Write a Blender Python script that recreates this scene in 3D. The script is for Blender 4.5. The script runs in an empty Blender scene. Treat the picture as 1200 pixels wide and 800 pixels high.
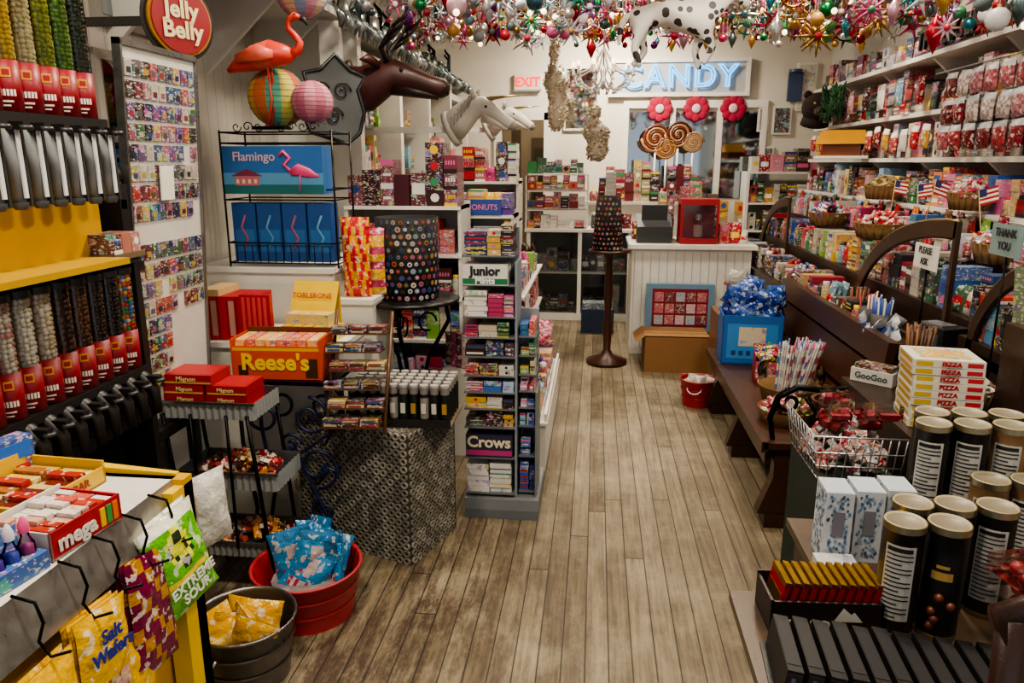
import bpy, math, random
from mathutils import Matrix, Vector, noise
random.seed(7)
D=bpy.data; SC=bpy.context.scene; COL=SC.collection
R=random.uniform; CH=random.choice; PI=math.pi
def hx(s):
    s=s.lstrip('#'); o=[]
    for i in (0,2,4):
        c=int(s[i:i+2],16)/255
        o.append(c/12.92 if c<=.04045 else ((c+.055)/1.055)**2.4)
    return tuple(o)
def P(s): return [hx(x) for x in s.split()]
# ---------------------------------------------------------------- materials
def newmat(name):
    m=D.materials.new(name); m.use_nodes=True; nt=m.node_tree
    b=nt.nodes['Principled BSDF']; return m,nt,b
def N(nt,t,**k):
    n=nt.nodes.new(t)
    for a,v in k.items():
        if a=='inp':
            for i,x in v.items(): n.inputs[i].default_value=x
        else: setattr(n,a,v)
    return n
def mth(nt,op,a,b=None,c=None):
    n=N(nt,'ShaderNodeMath',operation=op)
    for i,x in enumerate((a,b,c)):
        if x is None: continue
        if isinstance(x,(int,float)): n.inputs[i].default_value=x
        else: nt.links.new(x,n.inputs[i])
    return n.outputs[0]
def mixc(nt,f,a,b,bt='MIX'):
    n=N(nt,'ShaderNodeMix',data_type='RGBA',blend_type=bt)
    for i,x in ((0,f),(6,a),(7,b)):
        if isinstance(x,(int,float)): n.inputs[i].default_value=x
        elif isinstance(x,tuple): n.inputs[i].default_value=tuple(x[:3])+(1,)
        else: nt.links.new(x,n.inputs[i])
    return n.outputs[2]
def attr(nt): return N(nt,'ShaderNodeAttribute',attribute_name='Col').outputs['Color']
def objc(nt): return N(nt,'ShaderNodeTexCoord').outputs['Object']
def noi(nt,co,scale,det=2,rough=.5):
    n=N(nt,'ShaderNodeTexNoise',inp={'Scale':scale,'Detail':det,'Roughness':rough}); nt.links.new(co,n.inputs['Vector']); return n.outputs[0]
def bump(nt,b,h,s,d=.01):
    n=N(nt,'ShaderNodeBump',inp={'Strength':s,'Distance':d}); nt.links.new(h,n.inputs['Height']); nt.links.new(n.outputs[0],b.inputs['Normal'])
MATS=[]
m,nt,b=newmat('painted_surface'); f=noi(nt,objc(nt),9,3); c=mixc(nt,mth(nt,'MULTIPLY',f,.25),attr(nt),(0.02,0.018,0.015)); nt.links.new(c,b.inputs['Base Color']); b.inputs['Roughness'].default_value=.42; MATS.append(m)
m,nt,b=newmat('printed_packaging'); co=objc(nt); a=attr(nt)
mp=N(nt,'ShaderNodeMapping',inp={'Scale':(1,1,2.4)}); nt.links.new(co,mp.inputs[0])
f1=mth(nt,'GREATER_THAN',noi(nt,mp.outputs[0],72,3),.59); f2=mth(nt,'GREATER_THAN',noi(nt,co,28,1),.59)
v=N(nt,'ShaderNodeTexVoronoi',inp={'Scale':23}); nt.links.new(co,v.inputs['Vector'])
c=mixc(nt,mth(nt,'MULTIPLY',f2,.75),a,mixc(nt,.45,v.outputs['Color'],(.05,.04,.035))); c=mixc(nt,mth(nt,'MULTIPLY',f1,.8),c,(.66,.61,.53))
hs=N(nt,'ShaderNodeHueSaturation',inp={'Saturation':.88,'Value':.95}); nt.links.new(c,hs.inputs['Color']); nt.links.new(hs.outputs[0],b.inputs['Base Color']); b.inputs['Roughness'].default_value=.33; MATS.append(m)
m,nt,b=newmat('metal'); nt.links.new(attr(nt),b.inputs['Base Color']); b.inputs['Metallic'].default_value=.9; f=noi(nt,objc(nt),30,3); nt.links.new(mth(nt,'MULTIPLY_ADD',f,.35,.15),b.inputs['Roughness']); MATS.append(m)
m,nt,b=newmat('clear_plastic'); nt.nodes.remove(b); out=nt.nodes['Material Output']
t=N(nt,'ShaderNodeBsdfTransparent',inp={0:(.96,.97,.98,1)}); g=N(nt,'ShaderNodeBsdfGlossy',inp={'Roughness':.08}); nt.links.new(attr(nt),g.inputs[0]); mx=N(nt,'ShaderNodeMixShader')
fr=N(nt,'ShaderNodeFresnel',inp={0:1.35}); nt.links.new(mth(nt,'ADD',fr.outputs[0],.03),mx.inputs[0]); nt.links.new(t.outputs[0],mx.inputs[1]); nt.links.new(g.outputs[0],mx.inputs[2]); nt.links.new(mx.outputs[0],out.inputs[0]); MATS.append(m)
m,nt,b=newmat('glowing_lamp'); a=attr(nt); nt.links.new(a,b.inputs['Base Color']); nt.links.new(a,b.inputs['Emission Color']); b.inputs['Emission Strength'].default_value=3.5; MATS.append(m)
m,nt,b=newmat('foil_bag'); co=objc(nt); a=attr(nt); f=noi(nt,co,28,3); bump(nt,b,f,.9,.012); g=mth(nt,'GREATER_THAN',noi(nt,co,38,2),.60); c=mixc(nt,mth(nt,'MULTIPLY',g,.55),a,(.7,.68,.6)); nt.links.new(c,b.inputs['Base Color']); b.inputs['Roughness'].default_value=.22; MATS.append(m)
m,nt,b=newmat('stained_wood'); co=objc(nt); mp=N(nt,'ShaderNodeMapping',inp={'Scale':(14,3,14)}); nt.links.new(co,mp.inputs[0]); f=noi(nt,mp.outputs[0],3,5,.65); c=mixc(nt,f,attr(nt),(.02,.01,.006),'MIX'); c=mixc(nt,mth(nt,'MULTIPLY',f,.5),attr(nt),c); nt.links.new(c,b.inputs['Base Color']); b.inputs['Roughness'].default_value=.36; bump(nt,b,f,.15); MATS.append(m)
m,nt,b=newmat('matte_material'); f=noi(nt,objc(nt),60,2); c=mixc(nt,mth(nt,'MULTIPLY',f,.3),attr(nt),(.03,.03,.03)); nt.links.new(c,b.inputs['Base Color']); b.inputs['Roughness'].default_value=.85; bump(nt,b,f,.2,.004); MATS.append(m)
m,nt,b=newmat('mirror_glass'); nt.links.new(attr(nt),b.inputs['Base Color']); b.inputs['Metallic'].default_value=1; f=noi(nt,objc(nt),4,1); nt.links.new(mth(nt,'MULTIPLY_ADD',f,.05,.02),b.inputs['Roughness']); MATS.append(m)
m,nt,b=newmat('spotted_coat'); v=N(nt,'ShaderNodeTexVoronoi',inp={'Scale':17}); nt.links.new(objc(nt),v.inputs['Vector']); f=mth(nt,'LESS_THAN',v.outputs['Distance'],.40); c=mixc(nt,f,(.66,.63,.58),(.03,.025,.025)); nt.links.new(c,b.inputs['Base Color']); b.inputs['Roughness'].default_value=.5; MATS.append(m)
# ---------------------------------------------------------------- mesh builder
class M:
    def __init__(s): s.v=[];s.f=[];s.c=[];s.m=[];s.s=[];s.T=Matrix()
    def at(s,x=0,y=0,z=0,rz=0,rx=0,ry=0):
        s.T=Matrix.Translation((x,y,z))@Matrix.Rotation(math.radians(rz),4,'Z')@Matrix.Rotation(math.radians(ry),4,'Y')@Matrix.Rotation(math.radians(rx),4,'X'); return s
    def add(s,vs,fs,col,mat=0,sm=False):
        n=len(s.v); T=s.T
        s.v+=[tuple(T@Vector(p)) for p in vs]
        for i,f in enumerate(fs):
            s.f.append(tuple(n+k for k in f)); s.c.append(col[i] if isinstance(col,list) else col); s.m.append(mat); s.s.append(sm)
    def box(s,x0,x1,y0,y1,z0,z1,col,mat=0):
        s.add([(x0,y0,z0),(x1,y0,z0),(x1,y1,z0),(x0,y1,z0),(x0,y0,z1),(x1,y0,z1),(x1,y1,z1),(x0,y1,z1)],
              [(0,3,2,1),(4,5,6,7),(0,1,5,4),(1,2,6,5),(2,3,7,6),(3,0,4,7)],col,mat)
    def quad(s,a,b,c,d,col,mat=0): s.add([a,b,c,d],[(0,1,2,3)],col,mat)
    def lathe(s,x,y,z,prof,col,mat=0,seg=20,sm=True):
        vs=[];fs=[];cs=[]
        for r,h in prof:
            for i in range(seg):
                a=2*PI*i/seg; vs.append((x+r*math.cos(a),y+r*math.sin(a),z+h))
        for j in range(len(prof)-1):
            for i in range(seg):
                k=(i+1)%seg; fs.append((j*seg+i,j*seg+k,(j+1)*seg+k,(j+1)*seg+i)); cs.append(col[j] if isinstance(col,list) else col)
        s.add(vs,fs,cs,mat,sm)
    def cyl(s,x,y,z,r,h,col,mat=0,seg=16,r2=None):
        r2=r if r2 is None else r2
        s.lathe(x,y,z,[(r,0),(r2,h)],col,mat,seg); s.lathe(x,y,z,[(r2,h),(.0001,h)],col,mat,seg,False); s.lathe(x,y,z,[(.0001,0),(r,0)],col,mat,seg,False)
    def sph(s,x,y,z,r,col,mat=0,seg=10,rings=7,sc=(1,1,1)):
        pr=[(max(.0001,r*math.sin(PI*i/rings)),-r*math.cos(PI*i/rings)) for i in range(rings+1)]
        vs=[];fs=[]
        for q,h in pr:
            for i in range(seg):
                a=2*PI*i/seg; vs.append((x+q*math.cos(a)*sc[0],y+q*math.sin(a)*sc[1],z+h*sc[2]))
        cs=[]
        for j in range(rings):
            for i in range(seg):
                k=(i+1)%seg; fs.append((j*seg+i,j*seg+k,(j+1)*seg+k,(j+1)*seg+i)); cs.append(col[i%len(col)] if isinstance(col,list) else col)
        s.add(vs,fs,cs,mat,True)
    def loft(s,pts,rad,col,mat=0,seg=10,up=(0,0,1),caps=True):
        pts=[Vector(p) for p in pts]; n=len(pts); vs=[];fs=[];cs=[]
        side=None
        for i,p in enumerate(pts):
            t=(pts[min(i+1,n-1)]-pts[max(i-1,0)]).normalized()
            if side is None:
                u=Vector(up)
                if abs(t.dot(u))>.95: u=Vector((1,0,0)) if abs(t.x)<.9 else Vector((0,1,0))
                side=t.cross(u).normalized()
            side=(side-t*side.dot(t)).normalized(); upv=side.cross(t).normalized()
            r=rad[i] if isinstance(rad,(list,tuple)) else rad
            a,b=(r,r) if not isinstance(r,(list,tuple)) else r
            for k in range(seg):
                q=2*PI*k/seg; vs.append(tuple(p+side*a*math.cos(q)+upv*b*math.sin(q)))
        for j in range(n-1):
            for i in range(seg):
                k=(i+1)%seg; fs.append((j*seg+i,j*seg+k,(j+1)*seg+k,(j+1)*seg+i)); cs.append(col[j] if isinstance(col,list) else col)
        if caps: fs.append(tuple(range(seg))[::-1]); fs.append(tuple((n-1)*seg+i for i in range(seg))); cs+=[cs[0],cs[-1]]
        s.add(vs,fs,cs,mat,True)
    def pillow(s,w,h,d,colf,mat=5,nu=12,nv=14,seed=0,crimp=.06):
        for side in (-1,1):
            vs=[];fs=[];cs=[]
            for j in range(nv+1):
                for i in range(nu+1):
                    u=i/nu*2-1; v=j/nv*2-1
                    t=max(0,1-abs(u)**2.6)**.6*max(0,1-(abs(v)/(1-crimp))**3)**.6 if abs(v)<1-crimp else 0
                    k=noise.noise(Vector((u*2.2+seed,v*2.5,seed*1.7)))
                    ww=w/2*(1-.08*(1-abs(v)**3))
                    vs.append((u*ww+.02*w*k,side*(d/2*t*(1+.35*k)+.001),(v+1)/2*h))
            for j in range(nv):
                for i in range(nu):
                    a=j*(nu+1)+i; q=(a,a+1,a+nu+2,a+nu+1); fs.append(q if side<0 else q[::-1]); cs.append(colf((i+.5)/nu,(j+.5)/nv))
            s.add(vs,fs,cs,mat,True)
    def build(s,name,parent=None):
        if not s.v: return None
        xs=[p[0] for p in s.v];ys=[p[1] for p in s.v];zs=[p[2] for p in s.v]
        o=Vector(((min(xs)+max(xs))/2,(min(ys)+max(ys))/2,min(zs)))
        me=D.meshes.new(name); me.from_pydata([(p[0]-o.x,p[1]-o.y,p[2]-o.z) for p in s.v],[],s.f)
        used=sorted(set(s.m)); mp={k:i for i,k in enumerate(used)}
        for k in used: me.materials.append(MATS[k])
        me.polygons.foreach_set('material_index',[mp[k] for k in s.m]); me.polygons.foreach_set('use_smooth',s.s)
        ca=me.color_attributes.new('Col','FLOAT_COLOR','CORNER'); buf=[]
        for f,c in zip(s.f,s.c): buf+=[c[0],c[1],c[2],1.0]*len(f)
        ca.data.foreach_set('color',buf); me.update()
        ob=D.objects.new(name,me); COL.objects.link(ob); ob.location=o
        if parent: ob.parent=parent; ob.matrix_parent_inverse=Matrix.Translation(-parent.location)
        return ob
def solid(name,c,mat=0):
    base=MATS[mat]; m=base.copy(); m.name=name
    for n in list(m.node_tree.nodes):
        if n.type=='ATTRIBUTE':
            r=m.node_tree.nodes.new('ShaderNodeRGB'); r.outputs[0].default_value=(*c,1)
            for l in list(n.outputs['Color'].links): m.node_tree.links.new(r.outputs[0],l.to_socket)
    return m
TM={}
def text(body,loc,size,face,col,parent=None,name='lettering',sx=1,bold=.012,ext=.0008,mat=0,tilt=0):
    key=(tuple(round(x,3) for x in col),mat)
    if key not in TM: TM[key]=solid('lettering_paint',col,mat)
    t=D.curves.new(name,'FONT'); t.body=body; t.size=size; t.align_x='CENTER'; t.align_y='CENTER'; t.offset=bold*size; t.extrude=ext; t.resolution_u=3
    t.materials.append(TM[key]); o=D.objects.new(name,t); COL.objects.link(o)
    o.rotation_euler=(PI/2+tilt,0,{'-y':0,'+x':PI/2,'-x':-PI/2}.get(face,face if isinstance(face,float) else 0)); o.location=loc; o.scale=(sx,1,1)
    if parent: o.parent=parent; o.matrix_parent_inverse=Matrix.Translation(-parent.location)
    return o
CANDY=P('#b8202c #c8392e #d6a622 #e1c33a #2f5aa0 #5a98c0 #cc5f95 #b03a70 #2f7a4a #7cac42 #5b3690 #d0ccc0 #c4b69c #3b2417 #d06c24 #a01f3f #1f2f6a #26262c')
REDS=P('#a51e28 #b82a33 #7e1722 #cfc9bd #b2404a #951a28 #b8868c #6c141e #3a1a1c #d8d0c0')
CHOC=P('#3a2318 #54301f #7a1f22 #8e6a2c #caa04a #2a1a15 #5b2b4a #1f3466')
PINK=P('#d86a9a #e59ab8 #c9c3d8 #8fb6d8 #d23a6a #e0dad4 #b03060 #7a3a8a #3a6ab0')
MIXD=P('#8a2230 #b8b0a2 #5a4a3c #2c4a7a #c8c0b0 #a83a3a #3a5a44 #b88a3a #222226 #c65a7a #4a2a20 #6a8a9a #2a2a30 #8a5a34')
W=hx('#d8d5cc');WH=hx('#e4e1d8');BK=hx('#141314');GR=hx('#8a8a88');RED=hx('#b81c28');YEL=hx('#e8bf1c');SIL=hx('#b9bcc0');GAL=hx('#8b9094');DW=hx('#2e1a12')
def dk(c,k=.6): return tuple(x*k for x in c)
def pbox(m,x,y,z,w,d,h,col,st=None,mat=1):
    m.box(x,x+w,y,y+d,z,z+h,col,mat if R(0,1)<.7 else 0)
    st=random.randint(0,4) if st is None else st; e=y-.0012
    c2=CH([WH,YEL,BK,RED,WH,hx('#2c4a8a'),hx('#3a8a5a'),hx('#d86a9a')])
    if st==1: m.quad((x+w*.08,e,z+h*.35),(x+w*.92,e,z+h*.35),(x+w*.92,e,z+h*.7),(x+w*.08,e,z+h*.7),c2)
    if st==2:
        m.quad((x,e,z+h*.75),(x+w,e,z+h*.75),(x+w,e,z+h),(x,e,z+h),c2); m.quad((x+w*.2,e,z+h*.3),(x+w*.8,e,z+h*.3),(x+w*.8,e,z+h*.42),(x+w*.2,e,z+h*.42),WH)
    if st==3:
        n=8; rr=min(w,h)*.3; cx,cz=x+w/2,z+h*.55
        m.add([(cx+rr*math.cos(2*PI*i/n),e,cz+rr*math.sin(2*PI*i/n)) for i in range(n)],[tuple(range(n))],c2)
    if st==4:
        k=4
        for i in range(k): 
            a=x+w*(.12+i*.2); m.quad((a,e,z+h*.45),(a+w*.12,e,z+h*.45),(a+w*.12,e,z+h*.7),(a,e,z+h*.7),c2)
        m.quad((x,e,z),(x+w,e,z),(x+w,e,z+h*.2),(x,e,z+h*.2),CH([BK,WH,YEL]))
def fill(m,x0,x1,y,d,z,H,pal,wr=(.05,.1),hr=(.04,.1),gap=.004,full=.8,var=.3):
    x=x0
    while x<x1-wr[0]*.7:
        w=min(R(*wr),x1-x); c=CH(pal); k=R(0,1)
        if H>.1 and k<var*.4:
            r=min(w,d)/2*.95; h=min(H*.95,R(.09,.18)); cx,cy=x+r,y+r+.004
            m.lathe(cx,cy,z,[(.0001,0),(r*.95,0),(r,.01),(r,h*.75),(r*.7,h*.85)],dk(c,.9),1,12); m.lathe(cx,cy,z+h*.84,[(r*.78,0),(r*.78,h*.14),(.0001,h*.14)],CH([WH,RED,SIL,YEL,BK]),0,12); x+=2*r+gap; continue
        if H>.1 and k<var:
            bw=w+.02; h=min(H*1.05,R(.11,.19)); T0=m.T.copy(); c2=CH([WH,YEL,dk(c,.5),RED])
            for q in range(3): 
                m.T=T0@Matrix.Translation((x+bw/2-.01,y+.03+q*.03,z))@Matrix.Rotation(math.radians(R(-8,8)),4,'Z')@Matrix.Rotation(math.radians(-R(4,14)),4,'X'); m.pillow(bw,h,.035,lambda u,v:c2 if .35<v<.6 and .2<u<.8 else c,5,6,7,x*31+q)
            m.T=T0; x+=bw-.02; continue
        h=R(*hr); st=random.randint(0,4); top=z; lim=z+H*R(full*.75,1); dd=d*R(.7,1)
        while top+h<=lim+.001 or top==z:
            o=R(-.003,.003); pbox(m,x+o+gap/2,y+R(0,.012),top,w-gap,dd,h-.002,c,st); top+=h
            if top-z>H: break
        x+=w
def candyheap(m,cx,cy,z,rx,ry,h,n,pal,sz=.02,mat=5):
    for i in range(n):
        a=R(0,2*PI);q=math.sqrt(R(0,1)); zz=z+h*(1-q*q)+R(-.01,.01)
        m.at(cx+rx*q*math.cos(a),cy+ry*q*math.sin(a),zz,R(0,360),R(-50,50),R(-50,50))
        m.box(-sz,sz,-sz*.5,sz*.5,-sz*.35,sz*.35,CH(pal),mat)
    m.at()
# ================================================================ ROOM
XL,XR,YB,YF,ZC=-2.05,2.5,8.85,-1.6,3.3
def room():
    me=D.meshes.new('floor'); me.from_pydata([(XL-.1,YF,0),(XR+.1,YF,0),(XR+.1,YB+2.6,0),(XL-.1,YB+2.6,0),(XL-.1,YF,-.1),(XR+.1,YF,-.1),(XR+.1,YB+2.6,-.1),(XL-.1,YB+2.6,-.1)],[],[(0,1,2,3),(7,6,5,4),(0,4,5,1),(1,5,6,2),(2,6,7,3),(3,7,4,0)])
    o=D.objects.new('floor',me); COL.objects.link(o)
    m,nt,b=newmat('worn_wood_planks'); co=objc(nt); L=nt.links
    s=N(nt,'ShaderNodeSeparateXYZ'); L.new(co,s.inputs[0]); X,Y=s.outputs[0],s.outputs[1]
    xs=mth(nt,'DIVIDE',X,.080); xi=mth(nt,'FLOOR',xs); xf=mth(nt,'SUBTRACT',xs,xi)
    wn=N(nt,'ShaderNodeTexWhiteNoise',noise_dimensions='1D'); L.new(xi,wn.inputs['W'])
    ys=mth(nt,'ADD',mth(nt,'DIVIDE',Y,3.6),mth(nt,'MULTIPLY',wn.outputs[0],7)); yi=mth(nt,'FLOOR',ys); yf=mth(nt,'SUBTRACT',ys,yi)
    cb=N(nt,'ShaderNodeCombineXYZ'); L.new(xi,cb.inputs[0]); L.new(yi,cb.inputs[1])
    w2=N(nt,'ShaderNodeTexWhiteNoise',noise_dimensions='2D'); L.new(cb.outputs[0],w2.inputs['Vector'])
    rp=N(nt,'ShaderNodeValToRGB'); L.new(w2.outputs[0],rp.inputs[0]); e=rp.color_ramp.elements
    e[0].color=(*hx('#63563f'),1); e[1].color=(*hx('#8d8068'),1); q=e.new(.5); q.color=(*hx('#786b54'),1)
    of=N(nt,'ShaderNodeCombineXYZ'); L.new(w2.outputs[0],of.inputs[2]); va=N(nt,'ShaderNodeVectorMath',operation='MULTIPLY_ADD',inp={1:(26,1.1,1)}); L.new(co,va.inputs[0]); 
    sc=N(nt,'ShaderNodeVectorMath',operation='SCALE',inp={'Scale':30}); L.new(of.outputs[0],sc.inputs[0]); L.new(sc.outputs[0],va.inputs[2])
    gr=noi(nt,va.outputs[0],2.4,7,.72)
    r1=N(nt,'ShaderNodeValToRGB'); L.new(gr,r1.inputs[0]); r1.color_ramp.elements[0].position=.38; r1.color_ramp.elements[1].position=.66
    c=mixc(nt,mth(nt,'MULTIPLY',r1.outputs[0],.65),rp.outputs[0],hx('#3b3022'))
    r2=N(nt,'ShaderNodeValToRGB'); L.new(noi(nt,co,2.1,8,.75),r2.inputs[0]); r2.color_ramp.elements[0].position=.46; r2.color_ramp.elements[1].position=.66
    c=mixc(nt,mth(nt,'MULTIPLY',r2.outputs[0],.50),c,hx('#a59a82'))
    mp3=N(nt,'ShaderNodeMapping',inp={'Scale':(5,1.4,1)}); L.new(co,mp3.inputs[0])
    r3=N(nt,'ShaderNodeValToRGB'); L.new(noi(nt,mp3.outputs[0],1.5,8,.80),r3.inputs[0]); r3.color_ramp.elements[0].position=.43; r3.color_ramp.elements[1].position=.56
    lf=N(nt,'ShaderNodeMapRange',inp={1:.15,2:-.6,3:.30,4:1}); L.new(X,lf.inputs[0]); ly=N(nt,'ShaderNodeMapRange',inp={1:3.8,2:2.5,3:.38,4:1}); L.new(Y,ly.inputs[0])
    c=mixc(nt,mth(nt,'MULTIPLY',mth(nt,'MULTIPLY',r3.outputs[0],mth(nt,'MULTIPLY',lf.outputs[0],ly.outputs[0])),.9),c,hx('#38261a'))
    gx=mth(nt,'LESS_THAN',xf,.06); gy=mth(nt,'LESS_THAN',yf,.0018); g=mth(nt,'MAXIMUM',gx,gy)
    c=mixc(nt,mth(nt,'MULTIPLY',g,.9),c,(.010,.007,.005)); L.new(c,b.inputs['Base Color'])
    L.new(mth(nt,'MULTIPLY_ADD',gr,.35,.36),b.inputs['Roughness'])
    bump(nt,b,mth(nt,'SUBTRACT',mth(nt,'MULTIPLY',gr,.35),g),.45,.004); me.materials.append(m)
    def wallmat(name,col,board):
        m,nt,b=newmat(name); co=objc(nt); c=mixc(nt,mth(nt,'MULTIPLY',noi(nt,co,2.5,4),.3),col,dk(col,.55))
        if board:
            s=N(nt,'ShaderNodeSeparateXYZ'); nt.links.new(co,s.inputs[0]); t=mth(nt,'ADD',s.outputs[0],s.outputs[1]); t=mth(nt,'DIVIDE',t,board); g=mth(nt,'LESS_THAN',mth(nt,'FRACT',t),.05)
            c=mixc(nt,mth(nt,'MULTIPLY',g,.6),c,dk(col,.3)); bump(nt,b,mth(nt,'SUBTRACT',1,g),.4,.005)
        nt.links.new(c,b.inputs['Base Color']); b.inputs['Roughness'].default_value=.6; return m
    wm=wallmat('white_painted_boards',hx('#bdb9af'),.1); wp=wallmat('white_plaster',hx('#d4cfc2'),0)
    def slab(n,x0,x1,y0,y1,z0,z1,mt):
        k=M(); k.box(x0,x1,y0,y1,z0,z1,W); o=k.build(n); o.data.materials.clear(); o.data.materials.append(mt); return o
    slab('wall_left',XL-.1,XL,YF,YB,0,ZC,wm); slab('wall_right',XR,XR+.1,YF,YB,0,ZC,wm)
    slab('ceiling',XL-.1,XR+.1,YF,YB+2.6,ZC,ZC+.1,wp)
    k=M(); k.box(XL,-1.12,YB,YB+.1,0,ZC,W); k.box(-.62,XR,YB,YB+.1,0,ZC,W); k.box(-1.12,-.62,YB,YB+.1,2.12,ZC,W)
    o=k.build('wall_back'); o.data.materials.clear(); o.data.materials.append(wp)
    k=M(); k.box(-1.5,-1.4,YB+.1,YB+2.5,0,ZC,W); k.box(-.35,-.25,YB+.1,YB+2.5,0,ZC,W); k.box(-1.5,-.25,YB+2.5,YB+2.6,0,ZC,W)
    o=k.build('wall_hallway'); o.data.materials.clear(); o.data.materials.append(wallmat('hall_plaster',hx('#b9ac98'),0))
    k=M(); 
    for a,bb in ((-1.2,-1.12),(-.62,-.54)): k.box(a,bb,YB-.03,YB+.0,0,2.2,WH)
    k.box(-1.2,-.54,YB-.03,YB,2.12,2.22,WH); k.build('trim_1')
    k=M(); k.box(XL,XL+.02,YF,4.7,0,.15,WH); k.build('baseboard_left'); k=M(); k.box(XR-.02,XR,YF,YB,0,.15,WH); k.build('baseboard_right')
    k=M(); k.box(-.54,XR-.02,YB-.02,YB,0,.15,WH); k.build('baseboard_back')
    k=M(); k.box(-1.1,-.98,YB+.9,YB+.94,0,2.05,hx('#8d8272')); k.box(-.98,-.64,YB+2.44,YB+2.48,0,2.0,hx('#6e6252')); k.box(-.94,-.68,YB+2.42,YB+2.445,1.1,1.85,hx('#554a3c')); k.box(-.94,-.68,YB+2.42,YB+2.445,.2,.95,hx('#554a3c')); k.sph(-.7,YB+2.4,1.0,.03,hx('#c8a860'),2)
    k.build('door_1')
room()
# ================================================================ LEFT
def bins():
    rowL=[P('#dba8a4 #e0d6d0 #b8323c'),P('#dcd4c6 #cfc4b0 #c88a8a'),P('#e2dccf #d8cdb8'),P('#d8cbb6 #c9b596 #e0d4c0'),P('#4a2616 #3a1e12'),P('#6a3c24 #532c18'),P('#3c2218 #2c1812'),P('#1e1210 #2a1814'),P('#d23a2e #3a7ac8 #eac22e #3a9a4a #e8702a #e0d8cc')]
    rowU=[P('#d8940a #e0a41a'),P('#e0a810 #cf960e'),P('#e8c63a #dab428'),P('#d8c890 #e0d4a8'),P('#a8a820 #86961a'),P('#5a8a1e #6e9c2a'),P('#26381a #1c2a14')]
    for nm,rows,y0,zb,zt,pit in (('lower',rowL,1.60,.99,1.30,.0735),('upper',rowU,1.68,1.78,2.14,.0735)):
        m=M(); c=M()
        for i,cl in enumerate(rows):
            y=y0+i*pit; cy=y+pit/2; cx=-1.53; r=.0335; w=pit-.006; a0=-.85
            c.cyl(cx,cy,zb+.1,.021,zt-zb-.11,dk(cl[0],.6),0,12)
            br=.0072 if nm=='upper' else (.0098 if i in(0,4) else .0075); z=zb+.118
            while z<zt-.004:
                a=-2.5+R(0,.2)
                while a<1.4:
                    c.sph(cx+.0235*math.cos(a),cy+.0235*math.sin(a),z+R(-.003,.003),br*R(.88,1.1),CH(cl),0,8,5,(1,1,R(.8,1.15))); a+=br*1.9/.0235
                z+=br*1.75
            m.lathe(cx,cy,zb,[(r,0),(r,zt-zb)],WH,3,20); m.cyl(cx,cy,zt,r*1.06,.02,hx('#1e1e20'),0,20); m.box(cx-.11,cx-.03,y+.01,y+w-.01,zb,zt,hx('#2a2a2c'))
            m.lathe(cx,cy,zb-.002,[(.0001,0),(r*1.04,0),(r*1.04,.127),(r,.127)],hx('#8c1020'),0,24)
            def patch(t0,t1,z0,z1,cc,e=.0012):
                n=4; rr=r*1.04+e
                for k in range(n):
                    b0=t0+(t1-t0)*k/n; b1=t0+(t1-t0)*(k+1)/n; m.add([(cx+rr*math.cos(b0),cy+rr*math.sin(b0),z0),(cx+rr*math.cos(b1),cy+rr*math.sin(b1),z0),(cx+rr*math.cos(b1),cy+rr*math.sin(b1),z1),(cx+rr*math.cos(b0),cy+rr*math.sin(b0),z1)],[(0,1,2,3)],cc)
            for q in range(5): patch(a0-.5+q*.22,a0-.5+q*.22+.15,zb+.036,zb+.052,hx('#e8e4dc'))
            patch(a0-.5,a0+.3,zb+.020,zb+.025,hx('#d8c8c0')); patch(a0-.5,a0+.1,zb+.010,zb+.014,hx('#d8c8c0'))
            patch(a0-.3,a0+.35,zb+.082,zb+.106,hx('#d8a02a')); patch(a0-.2,a0+.25,zb+.087,zb+.101,hx('#a01424'),.002)
            if nm=='lower':
                m.loft([(cx,cy,zb-.01),(cx+.04,cy,zb-.04),(cx+.075,cy,zb-.08),(cx+.08,cy,zb-.16)],[(.027,.02),(.026,.022),(.021,.018),(.016,.012)],BK,0,10)
            else:
                m.loft([(cx,cy,zb-.01),(cx+.03,cy,zb-.05),(cx+.05,cy,zb-.12),(cx+.05,cy,zb-.245)],[(.028,.02),(.024,.022),(.019,.018),(.016,.014)],hx('#7f8284'),0,12); m.lathe(cx+.05,cy,zb-.25,[(.014,0),(.02,.01),(.02,.02)],hx('#4a4c4e'),0,12)
                m.box(cx+.068,cx+.073,cy-.006,cy+.006,zb-.22,zb-.05,hx('#d8d8da')); m.box(cx+.05,cx+.07,cy+.014,cy+.022,zb-.24,zb-.03,hx('#2e3032'))  # pale strip: white highlight on the chute front, put into the colour
            m.box(cx+.03,cx+.10,cy-.012,cy+.012,zb-.05,zb-.03,BK); m.loft([(cx+.095,cy-.02,zb-.045),(cx+.11,cy,zb-.045),(cx+.095,cy+.02,zb-.045)],.007,hx('#2e2e30'),0,6)
        n=len(rows); m.box(-1.67,-1.485,y0-.01,y0+n*pit,zb-.03,zb-.004,BK)
        if nm=='lower':
            m.box(-1.68,-1.5,y0-.3,y0+n*pit+.03,.80,.84,BK); m.box(-1.68,-1.64,y0-.3,y0+n*pit+.03,0,1.34,hx('#1c1b1c'))
            m.box(-1.66,-1.48,y0-.01,y0+n*pit+.01,1.335,1.352,hx('#2a2a2c')); m.box(-1.58,-1.5,y0+n*pit+.0,y0+n*pit+.03,0,1.34,BK)
        else:
            m.box(-1.70,-1.55,y0-.4,y0+n*pit-.0,1.36,1.53,hx('#c9980a')); m.box(-1.72,-1.66,y0-.4,y0+n*pit+.02,1.34,2.3,hx('#4a4a4c'))
            m.box(-1.62,-1.40,y0-.4,y0+n*pit-.1,1.352,1.37,hx('#b8900c'))
        o=m.build('gravity_candy_bin_rack'); c.build('loose_candy',o)
bins()
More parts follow.
